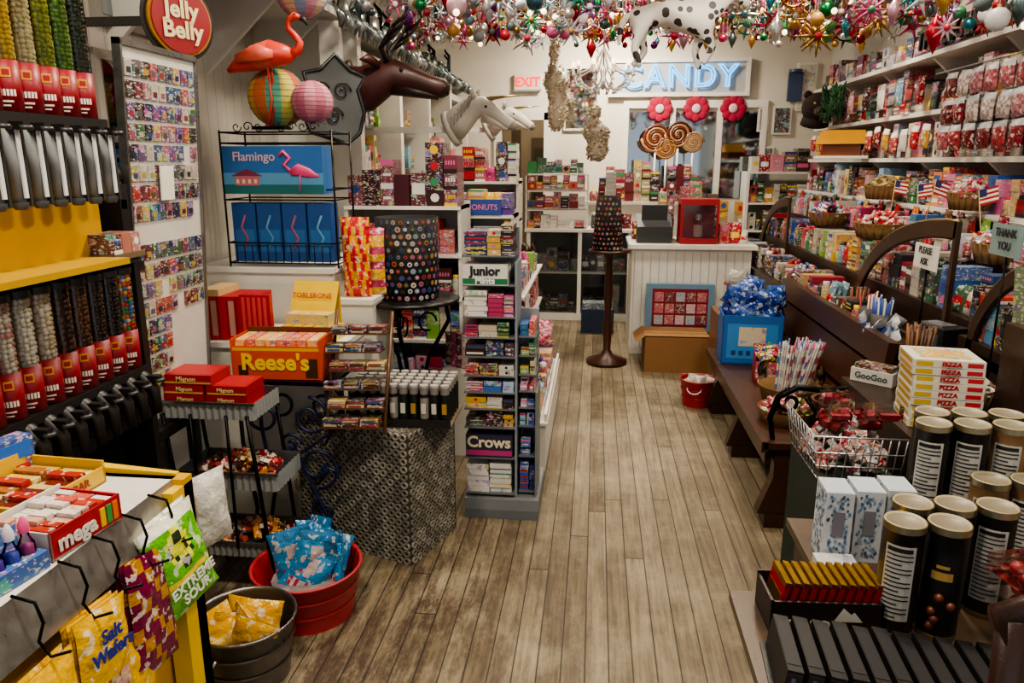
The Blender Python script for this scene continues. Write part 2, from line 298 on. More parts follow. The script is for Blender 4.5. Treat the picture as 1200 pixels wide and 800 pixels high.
def sign():
    Z=2.165; m=M().at(-1.58,2.82,Z,62,0,0); m.T=m.T@Matrix.Rotation(PI/2,4,'X')
    for r,h,c in ((.145,.0,BK),(.128,.012,hx('#b07a1c')),(.118,.02,hx('#8e0e1a'))): m.cyl(0,0,.0+h,r,.012,c,0,36)
    m.at(); m.box(-2.04,-1.58,2.82,2.85,Z-.01,Z+.02,BK)
    o=m.build('round_advertising_sign'); a=math.radians(62); nx,ny=math.sin(a),-math.cos(a)
    for t,dz in (('Jelly',.034),('Belly',-.038)): text(t,(-1.58+nx*.035,2.82+ny*.035,Z+dz),.085,a,hx('#e8d8a8'),o,bold=.03)
sign()
def board():
    m=M(); m.at(-1.60,2.37,.72,90,3)
    m.box(0,.45,0,.012,0,1.30,hx('#cfccc4')); m.box(-.01,0,-.01,.02,-.02,1.32,GR,2); m.box(.45,.46,-.01,.02,-.02,1.32,GR,2); m.box(-.01,.46,-.01,.02,1.30,1.32,GR,2)
    pal=P('#2a2a30 #5a2430 #2a4a70 #a9903a #5a5a60 #90506a #3a5a3a #a8a094 #5a3a7a #983028 #1c2a4a #3a2a24 #7a3a3a')
    for j in range(17):
        for i in range(9):
            x=.012+i*.048; z=.12+j*.068
            if j<4 and i>3: continue
            if j in (8,) or R(0,1)<.03: continue
            m.box(x,x+.040,-.006,0,z,z+.054,CH(pal),1); m.quad((x+.008,-.0068,z+.01),(x+.032,-.0068,z+.01),(x+.032,-.0068,z+.028),(x+.008,-.0068,z+.028),CH(pal))
    m.box(.16,.24,-.02,-.014,.80,.92,WH)
    m.at(); m.box(-1.72,-1.64,2.30,2.35,0,1.60,BK); m.box(-1.62,-1.55,2.305,2.35,.0,1.58,BK)
    for z in (.3,.75,1.1,1.5): m.box(-1.72,-1.55,2.31,2.34,z,z+.03,BK)
    m.box(-1.70,-1.55,2.36,2.86,.66,.70,BK); m.box(-1.72,-1.68,2.82,2.86,0,.70,BK); m.sph(-1.585,2.325,1.61,.035,BK,0,10,7); m.box(-1.56,-1.50,2.29,2.32,1.30,1.33,BK)
    m.build('magnet_display_board')
    m=M(); m.box(-1.62,-1.46,2.12,2.27,1.355,1.372,hx('#6a5a44')); 
    for i in range(3): m.at(-1.47,2.125+i*.048,0,90); pbox(m,0,0,1.373,.043,.1,.06,CH(P('#5a3a2a #a86a5a #8a2a30')))
    m.build('small_candy_boxes')
board()
def ledge():
    m=M(); yel=YEL
    m.box(-1.62,-1.06,.5,1.60,0,.84,hx('#c9980c')); m.box(-1.47,-1.03,.5,1.62,.86,.885,W); m.box(-1.55,-1.06,.5,1.6,.84,.86,W)
    m.quad((-1.03,.5,.885),(-1.03,1.60,.885),(-1.0,1.60,.78),(-1.0,.5,.78),hx('#b9b8b4'),2)
    m.quad((-1.03,1.60,.885),(-1.03,.5,.885),(-1.06,.5,.78),(-1.06,1.6,.78),W)
    m.box(-1.05,-1.0,1.55,1.64,0,.87,yel)
    m.add([(-1.47,1.62,.885),(-1.03,1.62,.885),(-1.03,1.635,.885),(-1.47,1.66,.885),(-1.47,1.62,.91),(-1.03,1.62,.892),(-1.03,1.635,.892),(-1.47,1.66,.91)],[(0,1,5,4),(1,2,6,5),(2,3,7,6),(3,0,4,7),(4,5,6,7)],yel)
    m.add([(-1.47,1.6,0),(-1.0,1.6,0),(-1.0,1.64,0),(-1.47,1.66,0),(-1.47,1.6,.885),(-1.0,1.6,.885),(-1.0,1.64,.885),(-1.47,1.66,.885)],[(4,5,6,7),(0,1,5,4),(1,2,6,5),(2,3,7,6)],hx('#cf9f0a'))
    for y in (1.08,1.2,1.3,1.4,1.5): m.loft([(-1.03,y,.89),(-.985,y,.88),(-.975,y,.84),(-.99,y,.80),(-.97,y,.77),(-.93,y,.785)],.0032,BK,2,6)
    m.build('candy_counter')
    m=M(); m.at(-1.20,1.30,.887,86); y0=hx('#dcb02a')
    m.box(0,.27,0,.006,0,.04,y0); m.box(0,.27,.20,.206,0,.075,y0); m.box(0,.006,0,.20,0,.055,y0); m.box(.264,.27,0,.20,0,.055,y0); m.box(0,.27,0,.206,0,.004,y0)
    for i in range(8):
        for j in range(2): m.box(.012+i*.031,.038+i*.031,.015+j*.095,.10+j*.09,.006,R(.03,.045),CH(P('#d8b84a #a8641c #c8b070 #a8281c #6a2a1a #e0a81a')),5)
    o=m.build('chocolate_bar_tray'); text('CHOCOBAR',(-1.188,1.435,.908),.028,math.radians(86),hx('#8a1c18'),o)
    m=M(); m.at(-1.42,1.12,.887,88); m.box(0,.14,0,.04,0,.085,hx('#1f4f9a'),1); m.box(.02,.12,-.002,0,.02,.06,RED); m.build('blue_candy_box')
    m=M(); m.at(-1.40,1.46,.887,80); m.box(0,.13,0,.05,0,.11,hx('#1a4a98'),1); m.box(.01,.12,-.002,0,.06,.10,hx('#2a6ac8')); m.box(.02,.11,-.003,0,.02,.045,hx('#c8302a')); m.build('blue_candy_box')
    m=M(); m.at(-1.04,1.20,.887,84)
    m.box(0,.19,0,.004,0,.060,hx('#a81a26')); m.box(0,.19,.15,.154,0,.068,WH); m.box(0,.004,0,.15,0,.06,hx('#d8d0c8')); m.box(.186,.19,0,.15,0,.06,hx('#c8202c')); m.box(0,.19,0,.15,0,.004,WH)
    for i in range(8):
        for j in range(3): m.box(.008+i*.022,.027+i*.022,.01+j*.046,.052+j*.046,.006,R(.055,.07),CH(P('#d8d0c8 #c8584a #d8ccc0 #b83c30 #cc9e8a #a83020')),5)
    for q in range(3): m.box(.13+q*.018,.143+q*.018,-.002,0,.01,.05,[YEL,hx('#3a9a4a'),hx('#e07a2a')][q])
    o=m.build('mega_candy_box'); text('mega',(-1.0295,1.265,.917),.048,math.radians(84),WH,o,bold=.03)
    m=M(); m.at(-1.24,1.10,.887,85)
    for i in range(7):
        for j in range(2): m.box(.0+i*.025,.021+i*.025,j*.08,.072+j*.08,0,R(.05,.07),CH(P('#c8c0b8 #c8602a #b8a898 #b83a2a')),5)
    m.build('wrapped_candy_bars')
    m=M(); m.at(-1.06,1.02,.887,82); m.box(0,.17,0,.075,0,.035,hx('#2a5aa8'),1); m.box(0,.17,.07,.075,0,.08,hx('#2a6ab8'),1)
    for i,c in enumerate(P('#2a903a #2a903a #5a3ab0 #4a5ac8 #b03a8a')):
        x=.02+i*.033; m.lathe(x,.03,.004,[(.0001,0),(.014,0),(.016,.02),(.015,.05),(.008,.065),(.008,.075)],c,3,12); m.lathe(x,.03,.006,[(.0001,0),(.012,0),(.0135,.02),(.0125,.045),(.0001,.05)],c,0,12); m.lathe(x,.03,.078,[(.010,0),(.010,.015),(.004,.03),(.0001,.034)],CH(P('#5ac0d8 #e8508a #d8d8e0')),0,10)
    m.build('candy_spray_bottles')
    m=M(); m.at(-1.12,.86,.887,85)
    for i in range(8): 
        for j in range(4): m.box(i*.026,.022+i*.026,j*.05,.045+j*.05,0,R(.05,.10),CH(PINK+REDS),5)
    m.build('wrapped_candy_bars')
ledge()
def bag(name,x,y,z,w,h,d,rz,rx,ry,cf,seed,n=1,sp=.02,txt=None,tc=WH,ts=.04):
    m=M()
    for i in range(n):
        m.at(x,y,z,rz,rx,ry); m.T=m.T@Matrix.Translation((0,i*sp,0)); m.pillow(w,h,d,cf,5,14,18,seed+i)
    T=m.at(x,y,z,rz,rx,ry).T.copy()
    o=m.build(name)
    if txt:
        for k,(tt,vz) in enumerate(txt):
            q=text(tt,(0,0,0),ts,'-y',tc,None,bold=.03); q.matrix_world=T@Matrix.Translation((0,-d*.66,h*vz))@Matrix.Rotation(PI/2,4,'X'); mw=q.matrix_world.copy(); q.parent=o; q.matrix_parent_inverse=Matrix.Translation(-o.location); q.matrix_basis=mw
    return o
def hanging():
    g=hx('#5cae10');y=hx('#d8a80e');pk=hx('#6a1038');gd=hx('#a8761e')
    bag('maroon_gold_candy_bag',-.965,1.37,.53,.16,.27,.03,90,-4,6,lambda u,v:gd if (int(u*6)+int(v*9))%3==0 else pk,2,3,.012)
    def gf(u,v):
        if (u-.5)**2*1.3+(v-.66)**2<.05: return hx('#d8d83a') if (int(u*9)+int(v*11))%3 else hx('#2a3a2a')
        if v>.88: return hx('#e8e8d8')
        if .36<v<.41: return hx('#e8c83a')
        return g
    bag('green_sour_candy_bag',-.955,1.52,.60,.18,.25,.04,78,-6,-10,gf,5,2,.02,[('EXTREME',.29),('SOUR',.17)],WH,.034)
    bag('yellow_wafer_bag',-.96,1.20,.56,.15,.22,.035,88,-4,5,lambda u,v:y if not(.12<v<.36 and .15<u<.85) else CH(P('#c89090 #b8a880 #985a3a #d8ccac')),8,3,.014,[('Salt',.76),('Wafers',.60)],hx('#1a2a8a'),.04)
    bag('white_candy_bag',-.99,1.70,.66,.12,.20,.05,70,-4,0,lambda u,v:hx('#c0bdb6'),11)
    bag('yellow_wafer_bag',-.96,1.07,.56,.13,.2,.03,90,-4,0,lambda u,v:y if v>.3 else hx('#b0283a'),14,2)
    bag('yellow_wafer_bag',-.97,1.30,.46,.13,.18,.03,90,-4,0,lambda u,v:y if u>.3 else RED,18,2)
hanging()
def bucket(name,x,y,r,h,col,mat,cont,ncont,bw,bh,handle=None):
    m=M(); rb=r*.82
    m.lathe(x,y,0,[(.0001,.004),(rb*.98,.004)],dk(col,.5),mat,28); m.lathe(x,y,0,[(rb,0),(rb,.01),(r*.97,h*.92),(r,h*.94),(r*1.03,h*.97),(r*1.02,h),(r*.98,h),(r*.96,h*.95),(rb*.97,.012)],col,mat,28)
    for z in (h*.3,h*.62): m.lathe(x,y,z,[(rb+(r-rb)*z/h*1.0+.001,0),(rb+(r-rb)*z/h+.005,.006),(rb+(r-rb)*(z+.012)/h+.001,.012)],col,mat,28)
    for a in (-1.9,1.2):
        cx,cy=x+(r+.005)*math.cos(a),y+(r+.005)*math.sin(a); t=Vector((-math.sin(a),math.cos(a),0))
        pts=[Vector((cx,cy,h*.78))+t*.05*math.cos(k*PI/6)+Vector((math.cos(a),math.sin(a),0))*.02*math.sin(k*PI/6)-Vector((0,0,.035*math.sin(k*PI/6))) for k in range(7)]
        m.loft(pts,.005,handle or SIL,2,7)
    o=m.build(name)
    c=M(); c.cyl(x,y,.02,rb*.8,h*.6,dk(cont(.5,.5),.5),7)
    for i in range(ncont):
        a=i/ncont*2*PI+R(-.2,.2); q=R(.1,.55)*r
        c.at(x+q*math.cos(a),y+q*math.sin(a),h*R(.35,.62),R(-60,60),R(-35,20),R(-30,30)); c.pillow(bw,bh,.045,cont,5,12,12,i*3.1)
    c.at(); c.build('bagged_candy',o)
def bf(u,v):
    if v>.86 or v<.08: return hx('#2a6a9a')
    if (u-.5)**2+(v-.62)**2<.03: return hx('#b8a8a8')
    if .18<v<.32 and .15<u<.85: return hx('#a83a5a') if int(u*9)%2 else hx('#c8c4bc')
    return hx('#2a84b8')
bucket('steel_bucket',-1.11,2.03,.165,.215,hx('#7a7672'),2,lambda u,v:hx('#c8960e') if v>.3 else hx('#d0b468'),6,.15,.14)
bucket('red_enamel_bucket',-1.04,2.39,.20,.20,hx('#a82a30'),0,bf,14,.16,.22)
bucket('red_enamel_bucket',.74,5.06,.125,.19,hx('#a01a22'),0,lambda u,v:hx('#a8a098'),5,.1,.12)
def tierstand():
    m=M()
    for z,x0,x1,h in ((.72,-1.62,-1.24,.065),(.44,-1.56,-1.17,.07),(.16,-1.50,-1.15,.06)):
        y0,y1=2.47,2.70; n=28
        m.box(x0,x1,y0,y1,z,z+.006,GAL,2)
        for i in range(n):
            a=x0+(x1-x0)*i/n; b=x0+(x1-x0)*(i+1)/n; e=.006 if i%2 else 0
            m.quad((a,y0-e,z),(b,y0-(.006-e),z),(b,y0-(.006-e),z+h),(a,y0-e,z+h),hx('#84888a'),0)
        for i in range(16):
            a=y0+(y1-y0)*i/16; b=y0+(y1-y0)*(i+1)/16; e=.006 if i%2 else 0
            m.quad((x1+e,a,z),(x1+.006-e,b,z),(x1+.006-e,b,z+h),(x1+e,a,z+h),hx('#84888a'),0)
        m.box(x0,x1,y1,y1+.004,z,z+h,GAL,2); m.box(x0-.004,x0,y0,y1,z,z+h,GAL,2)
        m.box(x0-.01,x1+.01,y0-.012,y0-.004,z+h-.006,z+h+.004,dk(GAL,.7),2)
    for x,y in ((-1.59,2.46),(-1.26,2.46),(-1.59,2.71),(-1.26,2.71)): m.loft([(x+.06,y,0),(x+.03,y,.4),(x,y,.74)],.008,BK,2,8)
    for x in (-1.48,-1.34): m.loft([(x,2.458,.2),(x,2.458,.74)],.006,BK,2,6)
    m.build('tiered_metal_stand')
    m=M().at(-1.60,2.49,0); c=hx('#96121a')
    for k,z in enumerate((.728,.767,.806,.845)):
        w=.33 if k>0 else .35; 
        for x0,x1 in ((0,w*.5-.002),(w*.5+.002,w)) if k<3 else ((0,w*.6),):
            m.box(x0+k*.004,x1,0,.15,z,z+.037,c,0); m.box(x0+.004+k*.004,x1-.002,-.0012,0,z+.004,z+.010,hx('#c89a50')); m.quad((x0+.015,.015,z+.0375),(x1-.015,.015,z+.0375),(x1-.015,.135,z+.0375),(x0+.015,.135,z+.0375),hx('#a41a22'))
    o=m.build('chocolate_gift_boxes')
    for z in (.788,.827): 
        for dx in (.09,.25): text('Mignon',(-1.60+dx,2.487,z),.022,'-y',hx('#e0c890'),o)
    text('Mignon',(-1.50,2.487,.866),.026,'-y',hx('#e0c890'),o)
    m=M(); candyheap(m,-1.37,2.6,.47,.16,.09,.05,80,P('#8a1a24 #a83a3a #c8b8a8 #6a3a1a #b8862a #3a1a14'),.024); m.build('wrapped_candies')
    m=M(); candyheap(m,-1.32,2.6,.19,.15,.09,.04,70,P('#a8402a #b8a898 #c8822a #3a2a1a #6a1a1a'),.024); m.build('wrapped_candies')
tierstand()
def spiral(cx,cz,y,r0,turns,a0,dirn=1,n=26):
    return [(cx+r0*(1-.82*i/n)*math.cos(a0+dirn*turns*2*PI*i/n),y,cz+r0*(1-.82*i/n)*math.sin(a0+dirn*turns*2*PI*i/n)) for i in range(n+1)]
def scroll():
    m=M(); c=hx('#101c44')
    for y in (2.80,2.98):
        for cx,cz,r,a,dn in ((-1.16,.62,.09,PI/2,-1),(-1.36,.62,.085,PI/2,1),(-1.14,.40,.10,-PI/2,1),(-1.32,.36,.07,-PI/2,-1),(-1.12,.20,.06,PI/2,1),(-1.25,.5,.05,0,1)):
            m.loft(spiral(cx,cz,y,r,1.4,a,dn),.0075,c,0,6)
        m.loft([(-1.46,y,.78),(-1.46,y,.5),(-1.42,y,.2),(-1.46,y,0)],.009,c,0,7); m.loft([(-1.08,y,.78),(-1.08,y,.55),(-1.22,y,.45),(-1.12,y,.2),(-1.04,y,0)],.009,c,0,7)
        for q in ((-1.10,.50,-1.00,.58),(-1.14,.32,-1.04,.38)): m.loft([(q[0],y,q[1]),((q[0]+q[2])/2,y,q[3]+.02),(q[2],y,q[3])],[.004,.014,.002],c,0,6)
    m.box(-1.50,-1.04,2.77,3.0,.765,.782,c,2); m.build('wrought_iron_stand')
    m=M().at(-1.46,2.78,-.008,3); o_=hx('#c8440e')
    m.box(0,.36,0,.17,.792,.93,o_,0); m.quad((0,-.001,.912),(.36,-.001,.912),(.36,-.001,.925),(0,-.001,.925),hx('#e0a818'))
    m.box(-.006,0,-.004,.17,.79,.96,o_); m.box(.36,.366,-.004,.17,.79,.96,o_); m.box(0,.36,.165,.175,.93,.975,hx('#5a2a14'))
    for i in range(8): m.box(.008+i*.043,.046+i*.043,.01,.16,.93,.955,CH(P('#d85a18 #e8a020 #cf4a14')),1)
    m.box(.02,.06,-.002,0,.80,.85,hx('#3a2010')); m.box(.30,.35,-.002,0,.80,.88,hx('#3a2010'))
    o=m.build('peanut_butter_cup_box'); text("Reese's",(-1.285,2.785,.855),.095,.052,hx('#f0c81e'),o,bold=.03)
scroll()
def ped():
    m=M(); m.box(-1.98,-1.30,3.52,4.15,0,1.115,WH); m.box(-2.0,-1.28,3.50,4.17,1.115,1.14,WH); m.box(-1.93,-1.34,3.515,3.52,.75,1.06,W); m.build('white_display_plinth')
    m=M(); m.box(-1.28,-1.10,3.54,3.9,0,.96,WH); m.box(-1.275,-1.09,3.52,3.92,.96,.985,WH); m.build('white_display_plinth')
    m=M(); m.box(-1.98,-1.30,3.08,3.42,0,.84,W); m.box(-2.0,-1.10,3.06,3.46,.84,.865,WH); m.box(-1.3,-1.12,3.08,3.44,0,.84,W); m.build('white_display_counter')
    m=M().at(-1.76,3.10,.866,0)
    for i in range(6): m.box(i*.042,.038+i*.042,0,.2,0,.20,hx('#a81624')); m.quad((i*.042+.006,-.001,.02),(i*.042+.032,-.001,.02),(i*.042+.032,-.001,.18),(i*.042+.006,-.001,.18),hx('#b88878') if i%2 else hx('#b02030'))
    m.box(.0,.09,0,.2,.20,.23,hx('#c8a878')); m.box(.20,.34,-.03,.0,0,.215,hx('#a81020'),0)
    for i in range(5): m.quad((.21+i*.025,-.031,.01),(.225+i*.025,-.031,.01),(.225+i*.025,-.031,.205),(.21+i*.025,-.031,.205),hx('#d0484a'))
    m.build('red_chocolate_boxes')
    m=M().at(-1.40,3.12,.866,-4); m.box(0,.25,0,.14,0,.06,YEL,1); m.box(0.02,.22,.02,.14,.06,.12,hx('#d8b44a'),1); m.add([(0.0,.10,.12),(.22,.10,.12),(.22,.17,.25),(.0,.17,.25)],[(0,1,2,3)],YEL)
    m.add([(.0,.172,.0),(.22,.172,.0),(.22,.172,.25),(0,.172,.25)],[(3,2,1,0)],YEL)
    for i in range(4): m.box(.02+i*.05,.06+i*.05,-.03,.1,.06,.075,hx('#caa63a'))
    o=m.build('yellow_chocolate_display'); text('TOBLERONE',(-1.285,3.225,1.055),.034,-.07,hx('#b81c28'),o,tilt=-.45)
    m=M(); c=hx('#2a2826')
    for z in (1.16,1.26,1.47,1.52,1.74,1.79): m.loft([(-1.82,3.53,z),(-1.26,3.53,z),(-1.26,3.8,z),(-1.82,3.8,z),(-1.82,3.53,z)],.004,c,2,5)
    for i in range(15): m.loft([(-1.82+i*.04,3.53,1.16),(-1.82+i*.04,3.53,1.25)],.0025,c,2,5)
    for x in (-1.82,-1.26):
        for y in (3.53,3.8): m.loft([(x,y,1.14),(x,y,1.8)],.005,c,2,6)
    for k in range(8): m.loft(spiral(-1.73+k*.055,1.815,3.53,.026,1.1,0,1 if k%2 else -1,12),.0028,c,2,5)
    m.build('wire_display_rack')
    m=M(); bb=hx('#2f6cb0')
    m.box(-1.80,-1.30,3.50,3.62,1.50,1.725,bb); e=3.498
    m.quad((-1.80,e,1.50),(-1.30,e,1.50),(-1.30,e,1.545),(-1.80,e,1.545),hx('#1e6a70')); m.quad((-1.80,e,1.545),(-1.30,e,1.545),(-1.30,e,1.60),(-1.80,e,1.60),hx('#5a9ac4'))
    m.box(-1.74,-1.62,3.494,3.498,1.54,1.585,hx('#b86a7a')); m.add([(-1.76,3.494,1.585),(-1.60,3.494,1.585),(-1.68,3.494,1.62)],[(0,1,2)],hx('#7a3048'))
    for k in range(4): m.quad((-1.735+k*.03,3.493,1.55),(-1.72+k*.03,3.493,1.55),(-1.72+k*.03,3.493,1.57),(-1.735+k*.03,3.493,1.57),hx('#e0c8a0'))
    pk=hx('#e04a80')
    m.loft([(-1.46,3.492,1.60),(-1.42,3.492,1.615),(-1.37,3.492,1.60),(-1.32,3.492,1.585)],[(.004,.015),(.004,.028),(.004,.022),(.003,.004)],pk,0,8)
    m.loft([(-1.46,3.491,1.61),(-1.49,3.491,1.64),(-1.46,3.491,1.67),(-1.49,3.491,1.70),(-1.51,3.491,1.68)],.008,pk,0,6); m.loft([(-1.41,3.491,1.59),(-1.42,3.491,1.51)],.003,pk,0,5)
    o=m.build('flamingo_gift_box'); text('Flamingo',(-1.64,3.495,1.675),.06,'-y',hx('#d8b8c8'),o)
    m=M()
    for i,xx in enumerate((-1.80,-1.67,-1.54,-1.41)):
        m.at(xx,3.55,1.165,0); m.box(0,.12,0,.1,0,.29,hx('#1e4f90'),0); m.quad((.01,-.001,.05),(.11,-.001,.05),(.11,-.001,.16),(.01,-.001,.16),hx('#2f6aa8')); m.loft([(.05,-.003,.06),(.075,-.003,.12),(.045,-.003,.17),(.07,-.003,.23)],.006,hx('#5a98c0') if i%2 else hx('#a85a7a'),0,6)
    m.build('blue_candy_boxes')
    cols=P('#2a8a7c #c89a30 #c0602e #5aa088 #b8a84a #b0522a')
    def lantern(m,x,y,z,r,cl):
        segs=24; m.sph(x,y,z,r,[cl[(i//2)%len(cl)] for i in range(segs)],7,segs,16)
        for j in range(1,16): 
            q=PI*j/16; m.lathe(x,y,z-r*math.cos(q),[(r*math.sin(q)*1.0,-.0015),(r*math.sin(q)*1.012,0),(r*math.sin(q)*1.0,.0015)],dk(cl[0],.6),7,24)
    m=M(); lantern(m,-1.56,3.64,1.955,.14,cols); m.build('striped_paper_lantern')
    m=M(); lantern(m,-1.37,3.60,1.93,.10,P('#a85a70 #b87a88')); m.build('pink_paper_lantern')
    m=M(); lantern(m,-1.39,3.6,2.42,.12,P('#7a8aa8 #b8788a #c8a880')); m.loft([(-1.39,3.6,2.53),(-1.39,3.6,3.3)],.002,BK,0,5); m.build('striped_paper_lantern')
    m=M(); f=hx('#c83626'); f2=hx('#d05a48')
    m.at(-1.53,3.5,2.12,0); m.T=m.T@Matrix.Scale(.92,4)
    m.loft([(-.22,0,-.06),(-.15,0,-.03),(-.07,0,0),(.02,0,.02),(.09,0,.015),(.13,0,.02)],[(.01,.012),(.05,.04),(.075,.062),(.075,.068),(.05,.05),(.025,.03)],[f,f,f2,f,f],0,14)
    m.loft([(.10,0,.015),(.155,0,.03),(.17,0,.07),(.145,0,.105),(.115,0,.135),(.12,0,.175),(.15,0,.195),(.18,0,.185)],[.03,.024,.019,.017,.016,.016,.02,.014],f,0,10)
    m.loft([(.17,0,.19),(.20,0,.175),(.212,0,.15)],[(.013,.016),(.01,.012),(.003,.004)],BK,0,8); m.sph(.158,-.018,.20,.004,BK)
    m.loft([(-.14,-.07,-.01),(-.02,-.078,.015),(.05,-.06,.01)],[(.01,.02),(.02,.045),(.008,.02)],f2,0,8)
    for s_ in (-.02,.02): m.loft([(0,s_,-.04),(.01,s_,-.2),(-.02,s_,-.33)],.006,f,0,6)
    m.at(); m.box(-1.62,-1.46,3.46,3.54,1.80,1.815,BK,2); m.build('plastic_flamingo')
    bag('yellow_red_candy_bag',-1.19,3.60,.987,.15,.40,.07,0,0,0,lambda u,v:hx('#b8202a') if (abs(u-.5)+abs(v-.5)*.7)%.3<.14 else hx('#d0900c'),30,1)
    bag('yellow_red_candy_bag',-1.13,3.68,.987,.13,.34,.06,10,0,0,lambda u,v:hx('#a83a5a') if int(v*8)%2 else hx('#c89828'),33,1)
ped()
def bist():
    m=M(); cx,cy=-.99,3.85; Z=.925; m.lathe(cx,cy,Z,[(.0001,.02),(.26,.02),(.275,.012),(.27,0),(.0001,0)],hx('#3a3836'),2,32)
    for a in (0.5,2.6,4.7):
        p=[(cx+r*math.cos(a),cy+r*math.sin(a),z) for r,z in ((.20,Z),(.22,.80),(.10,.60),(.06,.42),(.14,.2),(.24,0))]; m.loft(p,.012,BK,2,8)
        m.loft([(cx+(.1+.05*math.cos(t))*math.cos(a),cy+(.1+.05*math.cos(t))*math.sin(a),.80+.05*math.sin(t)) for t in [k*.5 for k in range(11)]],.006,BK,2,6)
    m.lathe(cx,cy,.42,[(.07,0),(.075,.008),(.07,.016)],BK,2,16); m.build('bistro_table')
    def dotted(name,x,y,z,r0,r1,h,rows,rad,pal):
        m=M(); k=hx('#0c0c0c'); m.lathe(x,y,z,[(.0001,0),(r0,0),(r1,h),(r1*.96,h),(r1*.94,h-.02),(.0001,h-.02)],k,7,40)
        for j in range(rows):
            t=(j+.5)/rows; rr=r0+(r1-r0)*t; n=int(2*PI*rr/(rad*2.75))
            for i in range(n):
                a=2*PI*(i+(j%2)*.5)/n+R(-.02,.02); c=CH(pal); q=rad*R(.7,1.12); ca,sa=math.cos(a),math.sin(a); zz=z+h*t+R(-.002,.002); vs=[]
                for w in range(9): b=2*PI*w/9; vs.append((x+(rr+.0015)*ca-sa*q*math.cos(b),y+(rr+.0015)*sa+ca*q*math.cos(b),zz+q*math.sin(b)))
                m.add(vs,[tuple(range(9))],c)
                vs=[(x+(rr+.0028)*ca-sa*q*.5*math.cos(2*PI*w/6),y+(rr+.0028)*sa+ca*q*.5*math.cos(2*PI*w/6),zz+q*.5*math.sin(2*PI*w/6)) for w in range(6)]
                m.add(vs,[tuple(range(6))],CH(pal))
        m.build(name)
    dotted('dotted_drum_container',cx,cy,Z+.021,.160,.165,.425,12,.0135,P('#983040 #2a4a80 #98723a #a8a098 #2a5a3a #5a3070 #a8582a #141414 #a06078 #7a8a9a #141414 #c8c0b8'))
    dotted('dotted_drum_container',.10,6.1,.957,.125,.095,.43,11,.0125,P('#a8a098 #a83040 #8a2a70 #b8b0a8 #987030 #1a1a1a'))
bist()
def ringbox():
    m=M().at(-.735,2.745,0,180-20.3); Wd,Dp,H=.59,.37,.575; base=hx('#3e3c36')
    m.box(0,Wd,-Dp,0,0,H,base,7)
    def ring(px,axis,r=.0165,t=.0065):
        n=9; vs=[]
        for rr,o in ((r,0),(r,.008),(r-t,.008),(r-t,0)):
            for k in range(n):
                a=2*PI*k/n; q=[rr*math.cos(a),rr*math.sin(a)]
                if axis=='y': vs.append((px[0]+q[0],px[1]+o,px[2]+q[1]))
                elif axis=='x': vs.append((px[0]-o,px[1]+q[0],px[2]+q[1]))
                elif axis=='X': vs.append((px[0]+o,px[1]+q[0],px[2]+q[1]))
                else: vs.append((px[0]+q[0],px[1]+q[1],px[2]+o))
        fs=[(j*n+k,j*n+(k+1)%n,(j+1)*n+(k+1)%n,(j+1)*n+k) for j in range(3) for k in range(n)]
        m.add(vs,fs,CH(P('#8a8478 #9a9488 #6e6a60 #7e786c')),0,False)
    p=.0345
    for i in range(17):
        for j in range(17): ring((.018+i*p,0,.018+j*p-.003),'y')
        for j in range(10): ring((.018+i*p,-.018-j*p-.005,H),'z')
    for i in range(10):
        for j in range(17): ring((0,-.018-i*p-.005,.018+j*p-.003),'x'); ring((Wd,-.018-i*p-.005,.018+j*p-.003),'X')
    m.build('ring_covered_cube_table')
ringbox()
def goods_on_cube():
    m=M(); m.at(-.99,2.86,.585,0)
    m.box(-.02,.42,-.035,.25,0,.012,hx('#8a7a64')); m.box(-.02,.42,-.037,-.033,0,.035,BK)
    for j in range(5):
        for i in range(10):
            if i+j>13: continue
            x=i*.0435; y=j*.05; h=.155
            m.lathe(x,y,.012,[(.0001,0),(.019,0),(.019,.02),(.019,.11),(.019,.125),(.0175,h)],[BK,hx('#1a1a1c'),hx('#8a867c') if (i%3==1) else hx('#141416'),BK,hx('#787470')],0,12); m.cyl(x,y,h+.010,.0185,.010,hx('#a8a4a0'),0,12)
            m.quad((x-.010,y-.0205,.055),(x+.010,y-.0205,.055),(x+.010,y-.0205,.10),(x-.010,y-.0205,.10),hx('#c8c4bc') if i%3 else hx('#a8863a'))
    m.build('candy_tube_cluster')
    m=M(); wd=hx('#5a3a22')
    for sx in (-1.06,-.82): m.loft([(sx,2.72,.59),(sx-.02,2.98,1.04)],.008,wd,6,6)
    for k in range(6):
        z=.62+k*.068; y=2.735+k*.038; m.at(-1.07+(k%2)*.02-.006*k,y-.03,z,6,-6); m.box(0,.23,-.02,.09,-.006,.0,wd,6)
        for i in range(3):
            for q in range(2): c=CHOC[(k*3+i+q)%8]; m.box(.003+i*.076,.073+i*.076,-.018+q*.004,.085,.001+q*.015,.014+q*.015,c,1); m.box(.010+i*.076,.062+i*.076,-.0195+q*.004,-.018+q*.004,.003+q*.015,.011+q*.015,CH(P('#a88040 #a89880 #883040 #2a4a7a #3a2218')))
    m.build('chocolate_bar_rack')
goods_on_cube()
